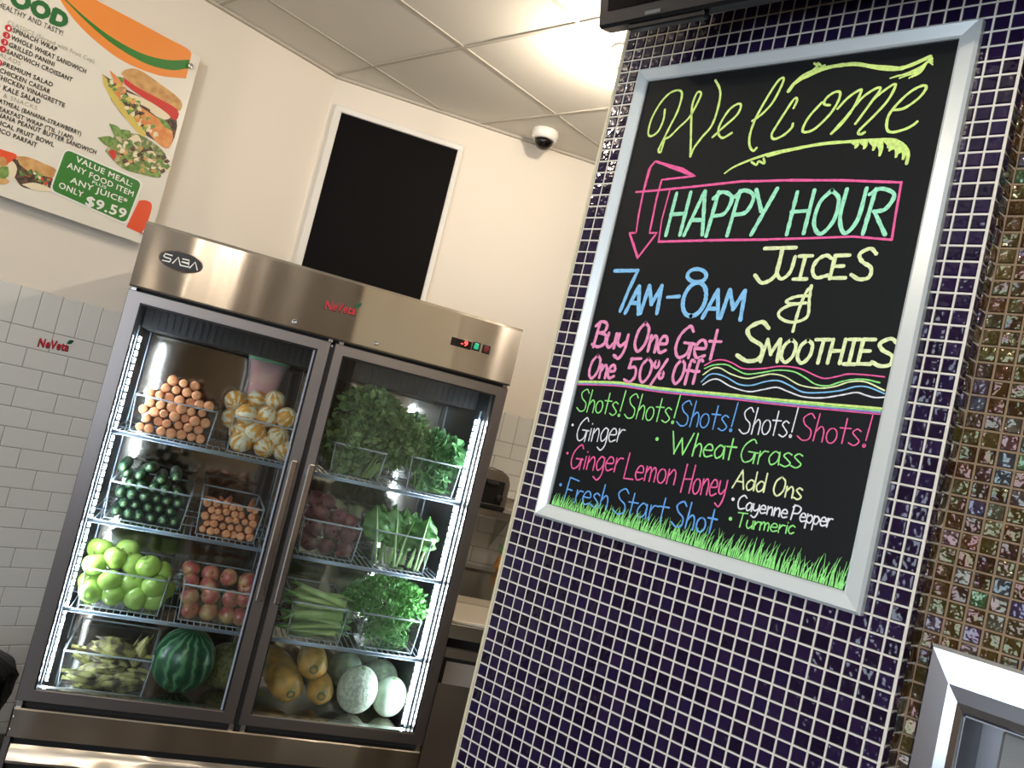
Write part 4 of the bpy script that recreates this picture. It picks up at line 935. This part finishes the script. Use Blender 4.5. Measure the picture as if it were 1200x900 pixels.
# peeled oranges
def orange_mat():
    m, nt, b = new('peeled_orange'); L = nt.links.new; b.inputs['Roughness'].default_value = .45
    tc = N(nt, 'ShaderNodeTexCoord'); gr = N(nt, 'ShaderNodeTexGradient', gradient_type='RADIAL'); L(tc.outputs['Object'], gr.inputs[0])
    nz = N(nt, 'ShaderNodeTexNoise', i_Scale=30.0, i_Detail=2.0); L(tc.outputs['Object'], nz.inputs['Vector'])
    mu = N(nt, 'ShaderNodeMath', operation='MULTIPLY', i_1=9.0 * 6.2832); L(gr.outputs['Fac'], mu.inputs[0]); si = N(nt, 'ShaderNodeMath', operation='SINE'); L(mu.outputs[0], si.inputs[0])
    ad = N(nt, 'ShaderNodeMath', operation='MULTIPLY_ADD', i_1=.11, i_2=0.0); L(si.outputs[0], ad.inputs[0]); L(nz.outputs['Fac'], ad.inputs[2])
    rp = ramp(nt, [(.38, lin(224, 158, 70)), (.49, lin(236, 186, 104)), (.55, lin(242, 232, 206))]); L(ad.outputs[0], rp.inputs[0]); L(rp.outputs[0], b.inputs['Base Color'])
    bp = N(nt, 'ShaderNodeBump', i_Strength=.4, i_Distance=.004); L(ad.outputs[0], bp.inputs['Height']); L(bp.outputs[0], b.inputs['Normal']); return m
m_ora = orange_mat(); m_pith = mat('orange_pith', lin(238, 226, 192), .6, var=(lin(226, 170, 80), 90, .5, .7))
og = thing('peeled_orange', 'peeled orange with white pith in the top shelf bin', 'orange', None, 'peeled oranges in the top shelf bin')
MB().lathe([(.0405 * math.sin(math.pi * k / 14) ** .94, -.0385 * math.cos(math.pi * k / 14)) for k in range(15)], 22, wob=lambda a, z: 1 + .02 * math.sin(9 * a) + .012 * math.sin(3 * a + z * 80)).obj('flesh', m_ora, og)
MB().lathe([(.015, -.0352), (.011, -.039), (.0, -.0385)], 12).lathe([(0, .0395), (.010, .039), (.016, .0348)], 12).obj('pith_cap', m_pith, og)
OP = [(276, 470, .23), (289, 486, .15), (313, 488, .15), (336, 490, .155), (281, 505, .17), (299, 507, .148), (326, 511, .148), (281, 523, .145), (309, 528, .145), (332, 531, .15), (300, 470, .26), (322, 470, .26), (272, 490, .24)]
scatter(og, [FT(fr(a, b, y)[0], y, max(fr(a, b, y)[1], BZ[0] + .042), RZ(j(180)) @ RX(rnd.uniform(20, 150)) @ RZ(j(180))) for a, b, y in OP], '', '')
# apples
def apple(name, label, cat, group, m, r):
    t = thing(name, label, cat, None, group)
    pr = []
    for k in range(17):
        a = math.pi * k / 16; q_ = math.sin(a); z = -math.cos(a) * .90
        if k > 12: z -= .22 * ((k - 12) / 4) ** 2
        if k < 3: z += .10 * ((3 - k) / 3) ** 2
        pr.append((r * q_ * (1 + .06 * math.cos(a * 1 + 2.6)), r * z))
    MB().lathe(pr, 20, wob=lambda a, z: 1 + .018 * math.sin(5 * a) * (1 if z < 0 else .5)).obj('body', m, t)
    MB().tube([(0, 0, r * .62), (.001, 0, r * .85), (.004, .001, r * 1.02)], [.0013, .0015, .002], 6).obj('stem', mat('apple_stem', lin(96, 76, 48), .7), t)
    return t
m_gap = mat('green_apple_skin', lin(156, 190, 82), .22, var=(lin(182, 208, 110), 14, .35, .7), coat=.3)
ga = apple('green_apple', 'bright green apple in the third shelf bin', 'apple', 'green apples in the third shelf bin', m_gap, .044)
GP = [(111, 661, .165), (135, 654, .175), (156, 661, .19), (174, 664, .165), (190, 671, .20), (129, 681, .152), (154, 684, .17), (181, 687, .152), (105, 699, .15), (131, 703, .148), (157.5, 705, .148), (178.6, 705, .165), (107, 680, .20), (117, 643, .26), (150, 645, .27), (190, 690, .23)]
scatter(ga, [FT(fr(a, b, y)[0], y, max(fr(a, b, y)[1], BZ[2] + .042), RZ(j(180)) @ RX(rnd.uniform(-40, 70)) @ Matrix.Scale(rnd.uniform(.93, 1.04), 4)) for a, b, y in GP], '', '')
m_rap = mat('red_apple_skin', lin(178, 90, 84), .25, var=(lin(204, 178, 122), 17, .42, .68), coat=.3)
ra = apple('red_apple', 'small red and yellow apple in the third shelf bin', 'apple', 'red apples in the third shelf bin', m_rap, .0345)
RP = [(222, 699, .148), (247, 698, .148), (270.7, 702, .148), (292, 703, .15), (221, 719, .142), (243.6, 721, .142), (265, 726, .142), (286, 729, .142), (268.5, 677, .20), (290, 681, .20), (243.6, 687, .19), (223, 682, .19), (247, 672.7, .24), (224, 667, .25), (300, 690, .2)]
scatter(ra, [FT(min(fr(a, b, y)[0], .628), y, max(fr(a, b, y)[1], BZ[2] + .033), RZ(j(180)) @ RX(rnd.uniform(-90, 90))) for a, b, y in RP], '', '')
# corn in the husk
m_husk = mat('corn_husk', lin(170, 164, 104), .6, var=(lin(76, 62, 50), 26, .42, .58), bump=(40, .4, (6, 6, .5))); m_stalk = mat('corn_stalk', lin(196, 190, 120), .6)
def husk(kind):
    t = thing('corn_ear', 'corn ear in dry yellow green husk in the bottom bin', 'corn', None, 'corn ears in the bottom bin'); mb = MB()
    mb.lathe([(.008, -.06), (.018, -.052), (.026, -.03), (.031, 0), (.029, .035), (.019, .07), (.008, .095), (.002, .105)], 12, wob=lambda a, z: 1 + .12 * math.sin(5 * a + z * 30)); mb.obj('husk', m_husk, t)
    mb = MB(); mb.tube([(0, 0, -.055), (.002, 0, -.08), (.010, 0, -.12)], [.006, .0065, .0085], 8); mb.obj('stalk', m_stalk, t)
    mb = MB()
    for a in (0, 2.1, 4.2):
        P = [(math.cos(a) * .022, math.sin(a) * .022, 0), (math.cos(a) * .030, math.sin(a) * .030, .03), (math.cos(a) * .026, math.sin(a) * .026, .07), (math.cos(a) * .026, math.sin(a) * .026, .11)]
        mb.tube(P, [.016, .016, .010, .002], 6, flat=.25)
    mb.obj('husk_leaf', m_husk, t); return t
hk = husk(0)
HP = [((84, 796), .15, 82, 0), ((112, 802), .15, -86, 6), ((140, 806), .15, 84, -4), ((100, 784), .17, 78, 8), ((135, 788), .17, -80, -5), ((158, 797), .17, 82, 0), ((150, 780), .19, -84, 6), ((104, 756), .2, 75, 12), ((142, 762), .18, -78, 8), ((122, 770), .22, 84, 0), ((160, 772), .2, 12, 10), ((95, 770), .24, -70, 14)]
scatter(hk, [FT(min(max(fr(*p_, y)[0], .20), .27) if abs(r_) > 40 else min(fr(*p_, y)[0], .33), y, max(fr(*p_, y)[1], BZ[3] + .028), RY(r_) @ RX(t_) @ RZ(j(180)) @ Matrix.Scale(rnd.uniform(.8, .95), 4)) for p_, y, r_, t_ in HP], '', '')
# watermelon
def melon_mat():
    m, nt, b = new('watermelon_rind'); L = nt.links.new; b.inputs['Roughness'].default_value = .3
    tc = N(nt, 'ShaderNodeTexCoord'); gr = N(nt, 'ShaderNodeTexGradient', gradient_type='RADIAL'); L(tc.outputs['Object'], gr.inputs[0])
    nz = N(nt, 'ShaderNodeTexNoise', i_Scale=22.0, i_Detail=6.0); L(tc.outputs['Object'], nz.inputs['Vector'])
    mu = N(nt, 'ShaderNodeMath', operation='MULTIPLY', i_1=14 * 6.2832); L(gr.outputs['Fac'], mu.inputs[0])
    a2 = N(nt, 'ShaderNodeMath', operation='MULTIPLY_ADD', i_1=9.0); L(nz.outputs['Fac'], a2.inputs[0]); L(mu.outputs[0], a2.inputs[2])
    si = N(nt, 'ShaderNodeMath', operation='SINE'); L(a2.outputs[0], si.inputs[0]); ad = N(nt, 'ShaderNodeMath', operation='MULTIPLY_ADD', i_1=.9); L(nz.outputs['Fac'], ad.inputs[0]); L(si.outputs[0], ad.inputs[2])
    rp = ramp(nt, [(.1, lin(22, 62, 40)), (.60, lin(34, 84, 56)), (.80, lin(84, 132, 90)), (1, lin(130, 170, 116))]); 
    mr = N(nt, 'ShaderNodeMapRange', i_1=-1.0, i_2=1.9); L(ad.outputs[0], mr.inputs[0]); L(mr.outputs[0], rp.inputs[0]); L(rp.outputs[0], b.inputs['Base Color']); return m
wm = thing('watermelon', 'striped dark green watermelon on the fridge floor', 'watermelon', FT(.478, .20, .452 + .118, RZ(20) @ RX(12)))
MB().lathe([(.108 * math.sin(math.pi * k / 20), -.117 * math.cos(math.pi * k / 20)) for k in range(21)], 32).obj('rind', melon_mat(), wm)
MB().lathe([(.012, -.1165), (.005, -.119), (0, -.1185)], 10).obj('blossom_scar', m_zst, wm)
m_net = mat('netted_rind', lin(120, 116, 72), .6, var=(lin(84, 90, 54), 60, .4, .6), bump=(90, .8))
def melon(name, label, cat, group, m, px_, py_, yy, rx, rz, sc_col, R_=None):
    u, z = fr(px_, py_, yy); t = thing(name, label, cat, FT(u, yy, max(z, .452 + rz), R_), group)
    MB().lathe([(rx * math.sin(math.pi * k / 18), -rz * math.cos(math.pi * k / 18)) for k in range(19)], 28).obj('rind', m, t)
    MB().lathe([(.010, rz * .992), (.006, rz + .002), (0, rz + .0015)], 10).obj('stem_scar', sc_col, t); return t
melon('netted_melon', 'brown netted melon in shadow right of the watermelon', 'melon', None, m_net, 262, 786, .30, .078, .085, m_zst)
m_hd = mat('honeydew_rind', lin(206, 222, 196), .4, var=(lin(170, 190, 160), 18, .4, .75)); m_hd2 = mat('cantaloupe_rind', lin(216, 226, 206), .5, var=(lin(178, 190, 168), 70, .4, .6), bump=(110, .5)); m_gm = mat('grey_green_rind', lin(132, 146, 122), .5, var=(lin(100, 112, 92), 30, .4, .6))
melon('pale_melon', 'large white netted melon at the front of the fridge floor', 'melon', None, m_hd2, 417, 815, .20, .078, .094, m_zst, RX(16))
melon('pale_melon', 'smooth pale honeydew melon beside the light strip', 'melon', None, m_hd, 455, 822, .21, .066, .079, m_zst, RX(14))
melon('pale_melon', 'dull green melon behind and above the white netted melon', 'melon', None, m_gm, 404, 784, .34, .068, .074, m_zst, RX(60))
melon('pale_melon', 'dull green melon behind the smooth honeydew', 'melon', None, m_gm, 443, 796, .38, .08, .085, m_zst, RX(50))
melon('pale_melon', 'dark melon at the back of the fridge floor under the parsley', 'melon', None, m_gm, 424, 772, .57, .07, .07, m_zst, RX(50))
# papayas
m_pap = mat('papaya_skin', lin(208, 156, 76), .4, var=(lin(146, 122, 60), 20, .40, .66), bump=(50, .12))
def papaya(label, px_, py_, yy, r, L_, rx, ry):
    u, z = fr(px_, py_, yy); t = thing('papaya', label, 'papaya', FT(u, yy, max(z, .454 + r), RX(-90 + rx) @ RY(ry)))
    MB().lathe([(.012, .0), (r * .55, .006), (r * .82, .022), (r * .97, .05), (r, .10), (r * .95, L_ * .55), (r * .8, L_ * .75), (r * .55, L_ * .92), (0, L_)], 24, wob=lambda a, z: 1 + .025 * math.sin(5 * a)).obj('skin', m_pap, t)
    MB().lathe([(.019, .004), (.017, -.0015), (.010, -.003), (.009, .001), (0, .0015)], 12).obj('stem_scar', mat('scar', lin(104, 100, 60), .7), t)
papaya('long yellow papaya leaning at the left of the fridge floor', 341, 814, .14, .063, .30, 14, -16); papaya('yellow papaya resting on top of the other two', 368, 785, .14, .056, .26, 2, 2); papaya('small orange papaya lowest between the long papaya and melons', 377, 816, .135, .051, .24, 2, 0)

# leafy greens
def leaf_mat(name, cols, rough=.5):
    return mat(name, lin(*cols[0]), rough, island=[(i / (len(cols) - 1), lin(*c)) for i, c in enumerate(cols)])
m_kale = leaf_mat('kale_leaf', [(66, 98, 58), (98, 130, 76), (128, 156, 98), (80, 112, 64)]); m_kst = mat('kale_stem', lin(142, 168, 100), .5)
m_spin = leaf_mat('spinach_leaf', [(50, 92, 52), (74, 122, 66), (92, 140, 84), (60, 104, 58)]); m_pars = leaf_mat('parsley_leaf', [(58, 112, 50), (86, 146, 66), (110, 170, 86), (70, 128, 58)]); m_pst = mat('green_stem', lin(122, 166, 96), .5)
def flake(mb, c, d, up, L_, W_, curl, n=4, mi=0):
    """small crinkled leaf: d along, up normal"""
    d = d.normalized(); s = d.cross(up); s = s.normalized() if s.length > 1e-4 else d.orthogonal().normalized(); nn = s.cross(d); vs = []
    for i in range(n + 1):
        t = i / n; wv = W_ * (math.sin(math.pi * (.12 + .86 * t)) ** .8)
        for k in (-1, 0, 1):
            vs.append(c + d * (L_ * t) + s * (k * wv / 2) + nn * (curl * L_ * (t * t) * -.6 + (.22 * wv * (abs(k)) ) + rnd.uniform(-.06, .06) * L_))
    mb.add(vs, [(3 * i + k, 3 * i + k + 1, 3 * i + k + 4, 3 * i + k + 3) for i in range(n) for k in (0, 1)], mi, None, True)
def rv(): 
    while True:
        v = Vector((j(1), j(1), j(1)))
        if .05 < v.length < 1: return v.normalized()
def bunch(name, label, cat, ctr, rad, n, L_, W_, m, mst, base, nst, sr=.004, group=None, zmin=None):
    """a leafy head (ellipsoid of crinkled leaves) on stems gathered at a base point; all in fridge coordinates"""
    t = thing(name, label, cat, FT(*base), group); Mi = Vector(base); mb = MB()
    for i in range(n):
        v = rv(); k = rnd.uniform(.55, 1.0) ** .6; lump = 1 + .22 * noise.noise(v * 2.4 + Vector(ctr) * 7)
        p = Vector((ctr[0] + v.x * rad[0] * k * lump, ctr[1] + v.y * rad[1] * k * lump, ctr[2] + v.z * rad[2] * k * lump))
        if zmin and p.z < zmin: continue
        flake(mb, p - Mi, (v + rv() * .8), (v + rv() * .6), L_ * rnd.uniform(.7, 1.2), W_ * rnd.uniform(.7, 1.2), j(1))
    mb.obj('leaves', m, t); st = MB()
    for i in range(nst):
        a = Vector((j(.02), j(.015), 0)); e = Vector((ctr[0] + j(rad[0] * .7), ctr[1] + j(rad[1] * .6), ctr[2] + j(rad[2] * .4))) - Mi
        st.tube([a, a.lerp(e, .5) + Vector((j(.015), j(.015), 0)), e], [sr * 1.1, sr, sr * .6], 6)
    st.obj('stems', mst, t); return t
def fz(px_, py_, y): u, z = fr(px_, py_, y); return (u, y, z)
K0 = BZ[0] + .004
bunch('kale_bunch', 'tall curly green kale bunch at the top of the right shelf', 'kale', fz(432, 493, .21), (.115, .10, .115), 1500, .032, .030, m_kale, m_kst, (.92, .22, K0), 12, .0042)
bunch('kale_bunch', 'curly kale bunch leaning left against the door post', 'kale', fz(408, 516, .19), (.075, .08, .115), 900, .030, .028, m_kale, m_kst, (.84, .18, K0), 10, .004)
bunch('kale_bunch', 'curly kale bunch drooping right towards the spinach', 'kale', fz(470, 515, .19), (.10, .08, .10), 1200, .030, .028, m_kale, m_kst, (.955, .19, K0), 10, .004)
bunch('spinach_bunch', 'dark spinach leaves heaped over the top right bin', 'spinach', fz(508, 528, .24), (.11, .12, .055), 620, .046, .026, m_spin, m_pst, (1.19, .25, K0), 16, .003)
def tangle(mb, u0, u1, y0, y1, z0, z1, n, r, L_):
    for i in range(n):
        c = Vector((rnd.uniform(u0, u1), rnd.uniform(y0, y1), rnd.uniform(z0, z1))); d = rv(); d.y *= .3; P = [c + d * (L_ * (k - 1.5) / 3) + rv() * .006 for k in range(4)]
        for p in P: p.x = min(max(p.x, u0), u1); p.y = min(max(p.y, y0), y1); p.z = min(max(p.z, z0), z1)
        mb.tube(P, r, 5)
def filler(name, label, cat, u0, u1, z0, z1, m, mst, nl, ns, L_, W_, r):
    t = thing(name, label, cat, FT((u0 + u1) / 2, .2, z0)); o = Vector(((u0 + u1) / 2, .2, z0)); mb = MB()
    for i in range(nl):
        c = Vector((rnd.uniform(u0 + .012, u1 - .012), rnd.uniform(.125, .24), rnd.uniform(z0 + .01, z1))) - o; flake(mb, c, rv(), rv(), L_ * rnd.uniform(.6, 1.1), W_, j(1))
    mb.obj('leaves', m, t); st = MB(); tangle(st, u0 + .012, u1 - .012, .124, .25, z0 + .006, z1, ns, r, .11); st2 = MB(); st2.add([Vector(p) - o for p in st.v], st.f, 0, None, True); st2.obj('stems', mst, t)
filler('spinach_bunch', 'spinach stems and leaves packed inside the top right bin', 'spinach', 1.108, 1.28, BZ[0] + .004, BZ[0] + .115, m_spin, m_pst, 90, 60, .04, .02, .0018)
P0 = BZ[2] + .004
bunch('parsley_bunch', 'bushy green parsley heaped over its bin', 'parsley', fz(455, 703, .22), (.155, .12, .085), 2000, .017, .013, m_pars, m_pst, (1.17, .22, P0 + .05), 30, .0016)
filler('parsley_bunch', 'parsley stems packed inside the clear bin', 'parsley', 1.075, 1.272, BZ[2] + .004, BZ[2] + .115, m_pars, m_pst, 380, 90, .015, .011, .0013)
# collard leaves
m_col = mat('collard_leaf', lin(58, 104, 50), .38, var=(lin(104, 150, 74), 9, .35, .7)); m_cst = mat('collard_stem', lin(176, 206, 140), .45)
def collard(L_, W_, bend, seed):
    t = thing('collard_leaf', 'broad dark green collard leaf standing in its bin', 'collard greens', None, 'collard leaves in the clear bin'); mb = MB(); n = 18; vs = []
    for i in range(n + 1):
        s = i / n; wv = W_ * math.sin(math.pi * (.08 + .90 * s)) ** .65
        for k in range(7):
            q_ = (k - 3) / 3; ruf = .016 * math.sin(s * 17 + k * 2.1 + seed) * abs(q_)
            vs.append((q_ * wv / 2, bend * s * s + abs(q_) * .014 + ruf, .085 + L_ * 1.2 * s - abs(q_) * .02 * s))
    mb.add(vs, [(7 * i + k, 7 * i + k + 1, 7 * i + k + 8, 7 * i + k + 7) for i in range(n) for k in range(6)], 0, None, True); mb.obj('blade', m_col, t)
    st = MB(); st.tube([(0, -.002, 0), (0, -.002, .06), (0, -.003, .12), (0, bend * .3 - .002, .085 + L_ * .66), (0, bend * .85 - .001, .085 + L_ * 1.1)], [.0065, .006, .0048, .003, .0012], 8); st.obj('midrib', m_cst, t); return t
cl = collard(.12, .12, .045, 1); sp = []
for i in range(19):
    u = 1.062 + .165 * ((i * 7) % 19) / 18; y = .14 + .12 * (i % 4) / 3
    sp.append(FT(u, y, BZ[1] + .006, RZ(j(60)) @ RX(rnd.uniform(-14, 8)) @ RY((u - 1.14) * 110 + j(6)) @ Matrix.Diagonal((rnd.uniform(.8, 1.1), 1, rnd.uniform(.84, 1.0), 1))))
scatter(cl, sp, '', '')
# celery
m_cel = mat('celery_stalk', lin(188, 208, 140), .4, var=(lin(146, 176, 98), 14, .35, .7), bump=(60, .4, (8, 8, .4)))
def celery():
    t = thing('celery_stalk', 'pale green celery stalk lying across its bin', 'celery', None, 'celery stalks in the clear bin'); mb = MB(); n = 7; vs = []; L_ = .185
    for i in range(n + 1):
        s = i / n; r = .021 * (1 - .35 * s)
        for k in range(8):
            a = math.pi * (-.05 + 1.1 * k / 7); vs.append((r * math.cos(a), r * .75 * math.sin(a), L_ * (s - .5)))
        for k in range(7, -1, -1):
            a = math.pi * (-.05 + 1.1 * k / 7); vs.append((r * .55 * math.cos(a), r * .3 * math.sin(a), L_ * (s - .5)))
    fs = [(16 * i + k, 16 * i + (k + 1) % 16, 16 * (i + 1) + (k + 1) % 16, 16 * (i + 1) + k) for i in range(n) for k in range(16)] + [tuple(range(16))[::-1], tuple(range(16 * n, 16 * n + 16))]
    mb.add(vs, fs, 0, None, True); mb.obj('stalk', m_cel, t)
    b = MB(); b.tube([(.004, .004, L_ * .42), (.008, .008, L_ * .6), (.022, .012, L_ * .72)], [.005, .004, .002], 6); b.tube([(-.004, .004, L_ * .42), (-.008, .006, L_ * .6), (-.016, .012, L_ * .74)], [.005, .0035, .0015], 6); b.obj('branch', m_pst, t); return t
ce = celery(); sp = []
for i in range(26):
    lay = i // 4; u = .897 + j(.012); y = .135 + .03 * (i % 4) + (.02 if lay > 3 else 0); z = BZ[2] + .018 + lay * .0225
    sp.append(FT(u, y, z, RZ(j(14)) @ RY((88 if i % 2 else -90) + j(9) + (6 if lay > 3 else 0)) @ RZ(j(60) - 90)))
scatter(ce, sp, '', '')
# beets
m_beet = mat('beet_skin', lin(98, 52, 58), .6, var=(lin(140, 96, 92), 22, .45, .7), bump=(60, .3))
bt = thing('beet', 'dark red beet in the second right shelf bin', 'beet', None, 'beets in the clear bin')
MB().lathe([(0, -.058), (.003, -.05), (.012, -.034), (.026, -.018), (.032, 0), (.029, .016), (.018, .026), (.008, .029), (0, .029)], 16).obj('root', m_beet, bt)
MB().tube([(0, 0, .026), (.003, .002, .045)], [.008, .005], 6).tube([(.004, -.003, .026), (.010, -.006, .042)], [.005, .003], 6).obj('cut_stalk', mat('beet_stalk', lin(130, 50, 74), .5), bt)
BP = [(362, 640), (382, 643), (402, 647), (368, 618), (388, 622), (408, 628), (358, 626), (376, 602), (396, 606), (412, 612), (362, 600), (384, 588), (370, 584)]
scatter(bt, [FT(min(max(fr(a, b, y)[0], .80), .935), y, max(fr(a, b, y)[1], BZ[1] + .036), RZ(j(180)) @ RX(rnd.uniform(50, 130)) @ RZ(j(90))) for (a, b), y in zip(BP, [.155, .15, .15, .16, .155, .155, .2, .19, .19, .19, .22, .24, .24])], '', '')
# bag of pink fruit behind the oranges
ub, zb2 = fr(311, 445, .34)
bag = thing('produce_bag', 'clear plastic bag of pink fruit behind the peeled oranges', 'bag', FT(ub, .34, BZ[0] + .002))
mb = MB(); n = 12; vs = []
hb = zb2 + .13 - BZ[0]
for i in range(n + 1):
    s = i / n; wv = .075 * (.95 + .1 * math.sin(s * 9)) * (1 if s < .85 else 1.08); dv = .05 * math.sin(math.pi * min(s * .9 + .1, 1)) ** .7 + .004
    for k in range(20):
        a = 2 * math.pi * k / 20; q_ = 1 + .09 * noise.noise(Vector((math.cos(a) * 2, math.sin(a) * 2, s * 5)))
        vs.append((wv * q_ * math.copysign(abs(math.cos(a)) ** .7, math.cos(a)), dv * q_ * math.sin(a), .004 + hb * s))
mb.add(vs, [(20 * i + k, 20 * i + (k + 1) % 20, 20 * i + 20 + (k + 1) % 20, 20 * i + 20 + k) for i in range(n) for k in range(20)], 0, None, True); mb.obj('film', m_bag, bag)
mb = MB(); mb.add([(x * .9, y * .8, z) for x, y, z in vs[:20 * 11]], [(20 * i + k, 20 * i + (k + 1) % 20, 20 * i + 20 + (k + 1) % 20, 20 * i + 20 + k) for i in range(10) for k in range(20)] + [tuple(range(200, 220))], 0, None, True)
mb.obj('fruit_pieces', mat('pink_fruit', lin(226, 110, 104), .5, var=(lin(238, 160, 116), 12, .4, .65)), bag)
mb = MB(); mb.add([(x * 1.02, y * 1.02, z) for x, y, z in vs[20 * 10:]], [(20 * i + k, 20 * i + (k + 1) % 20, 20 * i + 20 + (k + 1) % 20, 20 * i + 20 + k) for i in range(2) for k in range(20)], 0, None, True); mb.obj('printed_band', mat('bag_green', lin(120, 170, 130), .5), bag); bag.children[-1]['label'] = 'green printed top band'

# ================================================================== KITCHEN BEHIND THE PILLAR
def bl(px_, py_, off): q_ = iv @ onB(px_, py_, off); return q_.x, q_.z
KU0, KU1 = .975, 2.5
# over-counter shelf with toaster
zsh = bl(590, 601, .36)[1]
sh = thing('wall_shelf', 'stainless steel wall shelf carrying the toaster', 'shelf', MB_ @ T(1.6, -.19, zsh))
mb = MB(); mb.box(KU0, KU1, -.36, -.009, zsh - .004, zsh, 0, MB_); mb.box(KU0, KU1, -.36, -.35, zsh - .035, zsh, 0, MB_, .003); mb.box(KU0, KU1, -.014, -.009, zsh, zsh + .05, 0, MB_); mb.obj('shelf_plate', m_steel2, sh, True)
for u in (1.3, 2.2): MB().add([(u, -.009, zsh - .004), (u, -.30, zsh - .004), (u, -.009, zsh - .2), (u + .004, -.009, zsh - .004), (u + .004, -.30, zsh - .004), (u + .004, -.009, zsh - .2)], [(0, 1, 2), (5, 4, 3), (0, 3, 4, 1), (1, 4, 5, 2), (2, 5, 3, 0)], 0, MB_).obj('bracket', m_steel2, sh, True)
ut, zz = bl(577, 590, .33)
ts = thing('toaster', 'chrome and black toaster standing on the stainless wall shelf', 'toaster', MB_ @ T(ut - .02, -.19, zsh + .001))
mb = MB(); pr = [(-.085, .02), (-.085, .13), (-.07, .165), (-.04, .182), (.04, .182), (.07, .165), (.085, .13), (.085, .02)]
mb.add([(x, y, z) for y in (-.13, .13) for x, z in pr], [(k, k + 1, 9 + k, 8 + k) for k in range(7)] + [tuple(range(8)), tuple(range(8, 16))[::-1], (0, 8, 15, 7)], 0, None); mb.obj('shell', mat('toaster_shell', (.8, .78, .75, 1), .25, 1), ts)
mb = MB(); mb.box(-.062, .062, -.136, -.128, .024, .136, 0, None, .004); mb.obj('end_panel', m_black, ts)
MB().box(-.088, .088, -.134, .134, 0, .022, 0, None, .006).obj('base', m_black, ts)
MB().box(-.03, .03, -.16, -.136, .112, .128, 0, None, .004).obj('lever', m_dark, ts)
MB().lathe([(.018, 0), (.018, .012), (.014, .016), (0, .016)], 16, 0, T(.045, -.136, .055) @ RX(90)).obj('dial', m_dark, ts)
mb = MB(); mb.box(-.045, -.018, -.1, .1, .178, .184); mb.box(.018, .045, -.1, .1, .178, .184); mb.obj('slot', m_dark, ts)
# prep table
zr_ = bl(565, 668, .16)[1]; zc_ = bl(552, 722, .74)[1]
pt = thing('prep_table', 'stainless steel sandwich prep table with white cutting board beyond the fridge', 'prep table', MB_ @ T(1.8, -.45, 0))
mb = MB(); mb.box(KU0, KU1, -.78, -.06, .12, zc_ - .05, 0, MB_, .004); mb.obj('cabinet', m_steel2, pt, True)
mb = MB(); V_ = [(-.06, zc_ - .05), (-.06, zr_), (-.16, zr_), (-.18, zr_ - .012), (-.50, zc_ + .03), (-.50, zc_ - .05)]
mb.add([(u, y, z) for u in (KU0, KU1) for y, z in V_], [(k, (k + 1) % 6, 6 + (k + 1) % 6, 6 + k) for k in range(6)] + [tuple(range(6))[::-1], tuple(range(6, 12))], 0, MB_); mb.obj('sloping_lid', m_steel2, pt, True)
MB().box(KU0 + .02, KU1 - .02, -.86, -.505, zc_ - .015, zc_, 0, MB_, .004).obj('cutting_board', mat('white_poly', lin(226, 216, 196), .5), pt, True); pt.children[-1]['label'] = 'white cutting board'
MB().box(KU0, KU1, -.86, -.505, zc_ - .075, zc_ - .016, 0, MB_, .003).obj('front_apron', m_steel2, pt, True)
zd = zc_ - .12
MB().box(KU0 + .02, KU1 - .02, -.785, -.78, .16, zd + .04, 0, MB_).obj('door_recess', m_dark, pt, True)
mb = MB(); mb.box(KU0 + .03, 1.78, -.825, -.786, .2, zd, 0, MB_, .004); d_ = mb.obj('drawer_front', m_steel2, pt, True)
mb = MB(); mb.box(1.80, KU1 - .03, -.825, -.786, .2, zd, 0, MB_, .004); mb.obj('drawer_front', m_steel2, pt, True)
ha = bl(521, 770, .828); hb = bl(515, 800, .828)
mb = MB(); mb.box(ha[0], 1.70, -.828, -.824, hb[1], ha[1], 0, MB_); mb.obj('recessed_handle', m_dark, d_, True)
mb = MB(); mb.box(ha[0] + .012, 1.69, -.831, -.828, hb[1], ha[1] - .014, 0, MB_); mb.obj('handle_plate', mat('plate_grey', lin(186, 182, 174), .4, .4), d_, True)
mb = MB()
for u in (KU0 + .06, KU1 - .06):
    for y in (-.7, -.14): mb.tube([(u, y, 0.0), (u, y, .13)], .022, 10, 0, MB_)
mb.obj('foot', m_dark, pt, True)
# fruit on the ledge
uf, zf = bl(586, 658, .10)
ft = thing('fruit', 'small yellow and red fruit with green leaf on the prep table ledge', 'fruit', MB_ @ T(uf, -.115, zr_ + .0005))
MB().lathe([(.0, 0), (.018, .003), (.030, .022), (.030, .04), (.022, .065), (.012, .085), (.004, .09), (0, .09)], 16).obj('flesh', mat('yellow_red_skin', lin(226, 160, 80), .4, var=(lin(150, 50, 40), 18, .42, .62)), ft)
mb = MB(); flake(mb, Vector((0, 0, .088)), Vector((-.5, 0, 1)), Vector((0, -1, .3)), .05, .028, .4); mb.obj('leaf', m_pars, ft)

# ------------------------------------------------------------------ bin bag left of the fridge
tb = thing('trash_bin', 'black trash bin with shiny black liner left of the fridge', 'trash bin', FT(-.215, .12, 0))
MB().lathe([(.12, .0), (.13, .01), (.165, .44), (.17, .46), (.16, .46), (.155, .44)], 28).obj('body', m_black, tb)
mb = MB(); mb.lathe([(.172, .36), (.178, .40), (.182, .44), (.185, .475), (.172, .50), (.13, .525), (.07, .535), (0, .54)], 40, wob=lambda a, z: 1 + .03 * math.sin(11 * a + z * 30) + .02 * math.sin(23 * a - z * 50)); mb.obj('liner', mat('black_film', lin(10, 10, 11), .3, bump=(35, .7)), tb)
